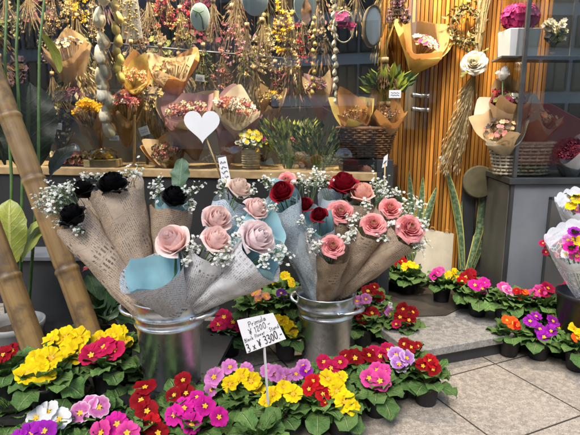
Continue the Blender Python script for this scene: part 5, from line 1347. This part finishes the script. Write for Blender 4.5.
garland('pale thin garland of small pods in the middle of the window', [(334, -8), (335, 50), (336, 108)], .16, .034, .024, 'podwhite', 17)
garland('thin cream garland hanging right of the blue grey disc', [(313, -8), (314, 40), (313, 92)], .22, .030, .022, 'podyellow', 16)
wrapped('cream and rose dried posy in cream paper low in the middle of the window', (306, 176), (304, 140), .075, ('cream_paper', 'kraft_light'), ('cream', 'pinkdry', 'olive'), 60, .014, d=.26, lipb=.05)
wrapped('mauve dried posy in kraft paper high in the middle of the window', (322, 120), (318, 86), .07, ('kraft_light', 'mauve_paper'), ('mauve', 'cream', 'pinkdry'), 50, .014, d=.34, lipb=.05)
wrapped('yellow and cream dried posy in kraft paper at the back of the window centre', (272, 132), (270, 98), .07, ('kraft', 'kraft_light'), ('gold', 'cream', 'sun'), 50, .014, d=.40, lipb=.05)
# piles of cream ribbon grass
t = hanging('ribbon_grass', 'heap of cream shavings like ribbon grass spilling below the kraft fan', PW(76, 58, .18), .20, .12, ('cream', 'wheat'), 150, 'leaf', .035, stems=10)
t = hanging('dried_arrangement', 'low arrangement of pale dried flowers on the shelf at the left', PW(74, 171, .12), .10, .12, ('cream', 'wheat', 'pinkdry'), 120, 'flat', .014, down=False, stems=40)
t = hanging('dried_arrangement', 'dark seed head arrangement standing in the window at the left', PW(62, 168, .16), .33, .10, ('dark', 'brown', 'cream'), 130, 'flat', .010, down=False, stem='stembrown')
t = hanging('dried_arrangement', 'bundle of tall brown stalks standing on the shelf beside the wooden post', PW(148, 172, .26), .42, .075, ('brown', 'wheat', 'olive'), 70, 'spike', .012, down=False)
t = hanging('dried_arrangement', 'second bundle of brown stalks behind the kraft wrapped bouquet', PW(160, 172, .36), .40, .09, ('brown', 'dark', 'wheat'), 70, 'leaf', .018, down=False)
t = hanging('leafy_plant', 'olive leaved bushy plant on the shelf right of the small flower pot', PW(288, 178, .16), .28, .17, ('olive', 'green', 'lime'), 300, 'leaf', .026, cat='plant', down=False, stem='stemgreen', stems=60)
t = hanging('leafy_plant', 'darker green plant at the window bottom behind the red roses', PW(318, 182, .10), .26, .15, ('green', 'olive'), 260, 'leaf', .026, cat='plant', down=False, stem='stemgreen', stems=60)
t = hanging('leafy_plant', 'dull dried foliage behind the bouquets in the middle of the window', PW(262, 172, .38), .32, .15, ('olive', 'brown', 'mauve'), 200, 'leaf', .024, cat='plant', down=False, stems=60)
t = hanging('spiky_plant', 'bright green spiky plant above the orange bouquets', PW(388, 104, .16), .11, .10, ('lime', 'green'), 110, 'leaf', .055, cat='plant', down=False, stem='stemgreen', stems=20)
# little pot of yellow and white flowers
c = PW(251, 172, .09); t = thing('flower_pot', 'woven pale pot of yellow and white flowers on the wooden shelf', 'flower pot', (c.x, c.y, SILL))
b = MB(); b.lathe([(.001, 0), (.040, 0), (.046, .06), (.047, .105), (.042, .105), (.001, .09)], 24)
for i in range(9): b.tube([(.0455 * math.cos(a * PI / 12) * (.9 + .012 * i), .0455 * math.sin(a * PI / 12) * (.9 + .012 * i), .008 + i * .0115) for a in range(25)], .0045, 5, tint=.3 + .4 * (i % 2), cap=False)
b.build('pot', M['wicker'], t)
r = random.Random(6); fs = {c_: MB() for c_ in ('sun', 'white', 'lime', 'magd')}
for i in range(110):
    a = r.uniform(0, 6.28); q = math.sqrt(r.random()) * .075; c_ = r.choice(('sun', 'white', 'white', 'lime', 'sun'));
    if q > .03 and a < .5: c_ = 'magd'
    tuft(fs[c_], Vector((q * math.cos(a), q * math.sin(a), .13 + .05 * (1 - (q / .075) ** 2) + r.gauss(0, .01))), .013, r, 'flat')
for c_, f in fs.items(): f.build('blossoms', M['dry_' + c_], t, False)
lm = MB()
for i in range(14): leaf_piece(lm, (0, 0, .1), i * 2.4, .7, .09, .025, .7, i, r.random())
lm.build('foliage', M['leaf'], t)
# wooden post and rod of the display
t = thing('display_post', 'thin pale wooden post standing on the window shelf', 'post', (PW(134, 170, .10).x, PW(134, 170, .10).y, SILL))
b = MB(); h_ = PW(138, 115, .10).z - SILL; b.box((.01, 0, h_ / 2), (.012, .012, h_), Matrix.Rotation(.06, 3, 'Y')); bevel(b.build('rod', M['beam'], t, False), .002)
t = thing('hanging_rail', 'thin dark rail crossing the window behind the bouquets', 'rail', PW(160, 50, .42))
b = MB(); b.tube([PW(95, 42, .42), PW(300, 60, .42)], .006, 8); b.build('rod', M['iron'], t, True, world=True)
b = MB()
for u_ in (100, 295): p = PW(u_, 42.5 if u_ < 200 else 59.5, .42); b.tube([p, Vector((p.x, p.y, 2.38))], .002, 4)
b.build('cord', M['iron'], t, True, world=True)
# domed box with one yellow flower
c = PW(104, 171, .08); t = thing('flower_box', 'low clear box with one large yellow flower on the shelf', 'box', (c.x, c.y, SILL))
b = MB(); b.box((0, 0, .02), (.17, .10, .04)); bevel(b.build('tray', M['dry_wheat'], t, False), .004)
b = MB(); b.lathe([(.001, .105), (.05, .10), (.075, .075), (.08, .041)], 24, M=Matrix.Diagonal((1, .62, 1))); b.build('dome', M['glass_door'], t)
b = MB(); r = random.Random(3)
for i in range(40): tuft(b, Vector((r.gauss(-.01, .02), r.gauss(-.02, .01), .055 + r.gauss(0, .008))), .02, r, 'pom')
b.build('blossom', M['dry_sun'], t, False)
# brown wicker basket under the orange bouquets
def basket(label, c, rx, ry, h, m, rings, posts, flare=1.12):
    t = thing('wicker_basket', label, 'basket', c)
    b = MB(); dz = h / rings
    for i in range(rings):
        k = .86 + (flare - .86) * (i / (rings - 1)); n = posts * 2
        b.tube([(rx * k * math.cos(2 * PI * a / n) * (1 + .03 * (-1) ** (a + i)), ry * k * math.sin(2 * PI * a / n) * (1 + .05 * (-1) ** (a + i)), dz * (i + .5)) for a in range(n + 1)], dz * .40, 6, tint=.2 + .6 * ((i * 37) % 10) / 10, cap=False)
    for p in range(posts):
        a = 2 * PI * p / posts; b.tube([(rx * .86 * math.cos(a), ry * .86 * math.sin(a), 0), (rx * flare * math.cos(a), ry * flare * math.sin(a), h)], .004, 5, tint=.4)
    b.build('weave', M[m], t)
    b = MB(); b.tube([(rx * flare * math.cos(2 * PI * a / 40), ry * flare * math.sin(2 * PI * a / 40), h + .004) for a in range(41)], .009, 8, cap=False); b.build('rim', M[m], t)
    b = MB(); b.lathe([(rx * .8, .012), (.001, .012)], 24, M=Matrix.Diagonal((1, ry / rx, 1))); b.build('base', M['darkwood'], t)
    return t
c = PW(370, 152, .12); basket('brown wicker basket holding the two orange wrapped bouquets', (c.x - .02, c.y, c.z - .02), .125, .09, .13, 'brown_wicker', 12, 18)
b = MB(); p_ = PW(366, 158, .12); t = thing('display_stand', 'dark plinth under the brown wicker basket', 'plinth', (p_.x, p_.y, .1)); b.box((0, .03, (p_.z - .1) / 2), (.24, .20, p_.z - .1 - .004)); bevel(b.build('block', M['blackpanel'], t, False), .004)

# price tags in the window
WT = None
def wtag(label, u, v, w, h, d, rot=0):
    c = PW(u, v, d); s_ = (c.y * .98 + .2) / FPX; hw, hh = w * s_ / 2, h * s_ / 2; R = Matrix.Rotation(rot, 3, 'Y')
    t = thing('price_tag', label, 'price tag', c); b = MB(); b.box((0, 0, 0), (2 * hw, .002, 2 * hh), R); b.build('card', M['card'], t, False)
    b = MB()
    for z in (.3, -.3): b.tube([R @ Vector((hw * (-.7 + 1.4 * k / 8), -.002, hh * z + hh * .18 * math.sin(k * 2.3 + z))) for k in range(9)], .0008, 4)
    b.build('handwriting', M['ink'], t)
wtag('small white tag hung on the dark seed head arrangement', 57, 126, 9, 6, .05, .15)
wtag('white tag propped before the yellow flower bunch', 114, 138, 9, 4.5, .05, 0)
wtag('tilted white tag pinned by the brown stalk bundle', 144, 131, 9, 8, .06, -.3)
wtag('grey white tag above the pink bouquet behind the heart sign', 200, 78, 8, 6, .15, .1)
wtag('white tag low on the shelf beside the heart sign stick', 221, 158, 9, 5, .06, -.1)
wtag('white diamond shaped tag on the spiky green plant', 395, 94, 11, 7, .06, .0)

# ------------------------------------------------------------------ on and before the wooden slats
wrapped('bright pink bouquet in orange kraft and cream paper hung on the wooden slats', (412, 72), (425, 46), .115, ('orange_paper', 'yellow_paper'), ('magd', 'peach', 'cream', 'wine'), 60, .016, 'flat', plane='S', d=.10, lipb=.10, lipf=.0, spread=.55)
t = hanging('hanging_bunch', 'near black dried bunch hanging at the top left of the wooden slats', PS(399, -14, .07), .20, .07, ('dark', 'mauve'), 120, 'pom', .012); cord_up(t)
t = hanging('hanging_bunch', 'long gold dried grass bunch hanging at the left end of the slats', PS(384, -18, .05), .38, .06, ('gold', 'wheat'), 130, 'spike', .016); cord_up(t)
t = hanging('hanging_bunch', 'loose brown dried bunch hanging below the gold grass', PW(386, 60, .12), .12, .06, ('brown', 'rust'), 60, 'leaf', .02); cord_up(t)
t = hanging('wheat_sheaf', 'long sheaf of pale dried wheat hanging on the slats with a cream paper rose', PS(476, 60, .07), .58, .075, ('wheat', 'cream', 'wheat'), 260, 'spike', .0115, lean=-.20, dep=.35, cat='dried flowers', stem='dry_wheat'); cord_up(t)
b = MB(); r = random.Random(77)
for i in range(140):
    a = r.uniform(0, 6.28); q = math.sqrt(r.random()); e = Vector((.035 + q * math.cos(a) * .05, q * math.sin(a) * .02, .46 + r.uniform(-.04, .04)))
    b.tube([(q * math.cos(a) * .014, q * math.sin(a) * .010, -.02), e * .5 + Vector((r.gauss(0, .004), 0, 0)), e], .0016, 3, tint=r.random(), cap=False)
b.build('stalks', M['dry_wheat'], t)
# cream paper rose bow
c = PS(474, 62, .13); t = thing('paper_rose', 'large cream paper rose pinned on the wheat sheaf', 'ornament', c)
M['creampetal'] = petal_mat('cream_petal', (.66, .58, .40), (.78, .72, .58), (.72, .66, .50), trans=.2)
inst('flower_head', rose_mesh(77, M['creampetal'], 'open'), t, frame(Vector((-.35, -1, .35))) @ Matrix.Scale(.055, 4))
b = MB(); leaf_piece(b, (.03, 0, .03), .5, .8, .08, .04, .5, 4, .5); leaf_piece(b, (-.02, 0, -.03), 3.6, -.6, .07, .04, .4, 5, .5); b.build('foliage', M['dry_olive'], t)
# wreath
c = PS(466, 26, .05); t = thing('wreath', 'green brown dried wreath on the slats behind the wheat sheaf', 'wreath', c); r = random.Random(9); fs = {c_: MB() for c_ in ('olive', 'brown', 'wheat')}
for i in range(330):
    a = r.uniform(0, 6.28); q = .085 + r.gauss(0, .018); tuft(fs[r.choice(('olive', 'olive', 'brown', 'wheat'))], Vector((q * math.cos(a) * .85, r.gauss(-.01, .014), q * math.sin(a))), .024, r, 'leaf')
for c_, f in fs.items(): f.build('foliage', M['dry_' + c_], t, False)
b = MB(); b.tube([(.072 * math.cos(a * PI / 16), 0, .085 * math.sin(a * PI / 16)) for a in range(33)], .008, 6, cap=False); b.build('ring', M['stembrown'], t)

# ------------------------------------------------------------------ in the glass case on the right
sh = thing('glass_shelf', 'dark edged shelf under the white pot in the glass case', 'shelf', PC(520, 57, .12))
b = MB(); z_ = PC(520, 57, .10).z; xl = PC(497, 57, .10).x
b.prism([(xl, C0.y + .045), (xl + .50, C0.y + .05), (xl + .50, C0.y + .26), (xl + .03, C0.y + .24)], z_ - .010, z_); bevel(b.build('board', M['iron'], sh, False, world=True), .002)
b = MB()
for x in (xl + .05, xl + .40): b.tube([(x, C0.y + .22, z_), (x, C0.y + .22, 2.38)], .003, 6)
b.build('hanger', M['steel'], sh, True, world=True)
c = PC(518, 44, .15); t = thing('flower_pot', 'square white pot of deep pink fluffy flowers on the dark shelf', 'flower pot', (c.x, c.y, z_))
b = MB(); w = .072; h = .125
def sq(x, z): return [(-x, -x, z), (x, -x, z), (x, x, z), (-x, x, z)]
for z0, z1, x0, x1 in ((0.001, h, w * .9, w),): b.add(sq(x0, z0) + sq(x1, z1) + sq(x1 - .006, z1) + sq(x1 - .008, z1 - .02), [(0, 1, 5, 4), (1, 2, 6, 5), (2, 3, 7, 6), (3, 0, 4, 7), (4, 5, 9, 8), (5, 6, 10, 9), (6, 7, 11, 10), (7, 4, 8, 11), (8, 9, 13, 12), (9, 10, 14, 13), (10, 11, 15, 14), (11, 8, 12, 15), (12, 13, 14, 15), (3, 2, 1, 0)])
bevel(b.build('pot', M['white_plastic'], t, False), .004)
r = random.Random(4); b = MB()
for i in range(420):
    d = Vector((r.gauss(0, 1), r.gauss(0, 1), r.gauss(0, 1))).normalized() * r.uniform(.7, 1); tuft(b, Vector((d.x * .085, d.y * .075, .185 + d.z * .065)), .018, r, 'flat', frame(d).to_3x3())
b.build('blossoms', M['dry_magd'], t, False)
t = hanging('dried_arrangement', 'small cream and olive dried posy right of the square white pot', (lambda p: Vector((p.x, p.y, z_ + .015)))(PC(552, 57, .14)), .15, .06, ('cream', 'olive', 'white'), 60, 'flat', .018, down=False)
c = PC(517, 178, .13); basket('pale woven basket of wrapped bouquets behind the cabinet glass', (c.x + .01, C0.y + .125, CT + .002), .145, .085, .15, 'wicker', 9, 24, 1.06)
wrapped('tall pale kraft bouquet with a white rose standing in the pale basket', (512, 160), (510, 100), .085, ('kraft', 'kraft_light'), ('olive', 'white', 'wine'), 40, .016, 'flat', plane='C', d=.16, lipb=.07, lipf=-.02)
wrapped('wide cream kraft bouquet leaning left in the pale basket', (510, 160), (502, 128), .10, ('kraft_light', 'cream_paper'), ('dark', 'peach', 'pinkdry', 'brown'), 40, .014, 'flat', plane='C', d=.11, lipb=.09, lipf=.0)
wrapped('cream paper bouquet leaning right in the pale basket behind the glass', (522, 160), (541, 118), .085, ('cream_paper', 'orange_paper'), ('peach', 'cream', 'rust'), 40, .014, 'flat', plane='C', d=.14, lipb=.07, lipf=.0)
rs = thing('white_rose', 'single white rose standing above the kraft bouquets in the pale basket', 'rose', PC(503, 74, .10))
M['rose_white'] = petal_mat('rose_white', (.66, .62, .52), (.80, .78, .74), (.74, .70, .64), trans=.2)
inst('flower_head', rose_mesh(12, M['rose_white'], 'bud'), rs, frame(Vector((.1, -.4, 1))) @ Matrix.Scale(.034, 4))
b = MB(); b.tube([(0, 0, -.01), (.02, .01, -.30)], .003, 6); b.build('stem', M['stemgreen'], rs)
hanging('dried_arrangement', 'spray of small wine red flowers left of the white rose', PC(496, 130, .14), .19, .04, ('wine', 'dryred'), 30, 'pom', .014, down=False)
wrapped('dark red flower bunch in clear crinkled wrap at the right edge of the glass case', (570, 181), (569, 152), .085, ('lace', 'lace'), ('wine', 'dryred', 'wine'), 150, .018, 'pom', plane='C', d=.09, lipb=.03, lipf=-.01, dome=1.2, sheets=1)
# ================================================================== daylight
w = bpy.data.worlds.new('World'); sc.world = w; w.use_nodes = True
nt = w.node_tree; bg = nt.nodes['Background']; sky = nt.nodes.new('ShaderNodeTexSky'); sky.sky_type = 'NISHITA'; sky.sun_disc = False
EL, AZ = math.radians(52), math.radians(200)
sky.sun_elevation = EL; sky.sun_rotation = AZ; sky.air_density = 1.2; sky.dust_density = 2.5; sky.ozone_density = 1.0
nt.links.new(sky.outputs[0], bg.inputs['Color']); bg.inputs['Strength'].default_value = .13
L = bpy.data.lights.new('sun', 'SUN'); L.energy = 1.3; L.angle = math.radians(25); L.color = (1, .975, .95)
so = bpy.data.objects.new('sun', L); COL.objects.link(so)
sdv = Vector((math.sin(AZ) * math.cos(EL), math.cos(AZ) * math.cos(EL), math.sin(EL)))     # towards the sun
so.matrix_basis = frame(sdv)
so.location = (0, 0, 8)
vs_ = sc.view_settings; sc.display_settings.display_device = 'sRGB'; vs_.view_transform = 'Standard'; vs_.look = 'None'; vs_.gamma = 1; vs_.use_curve_mapping = False
vs_.exposure = 1.04
sc.render.engine = 'CYCLES'
cy = sc.cycles; cy.max_bounces = 8; cy.diffuse_bounces = 3; cy.glossy_bounces = 4; cy.transmission_bounces = 4; cy.transparent_max_bounces = 16
cy.caustics_reflective = False; cy.caustics_refractive = False; cy.use_denoising = True; cy.sample_clamp_indirect = 4
cy.use_adaptive_sampling = True; cy.adaptive_threshold = .015
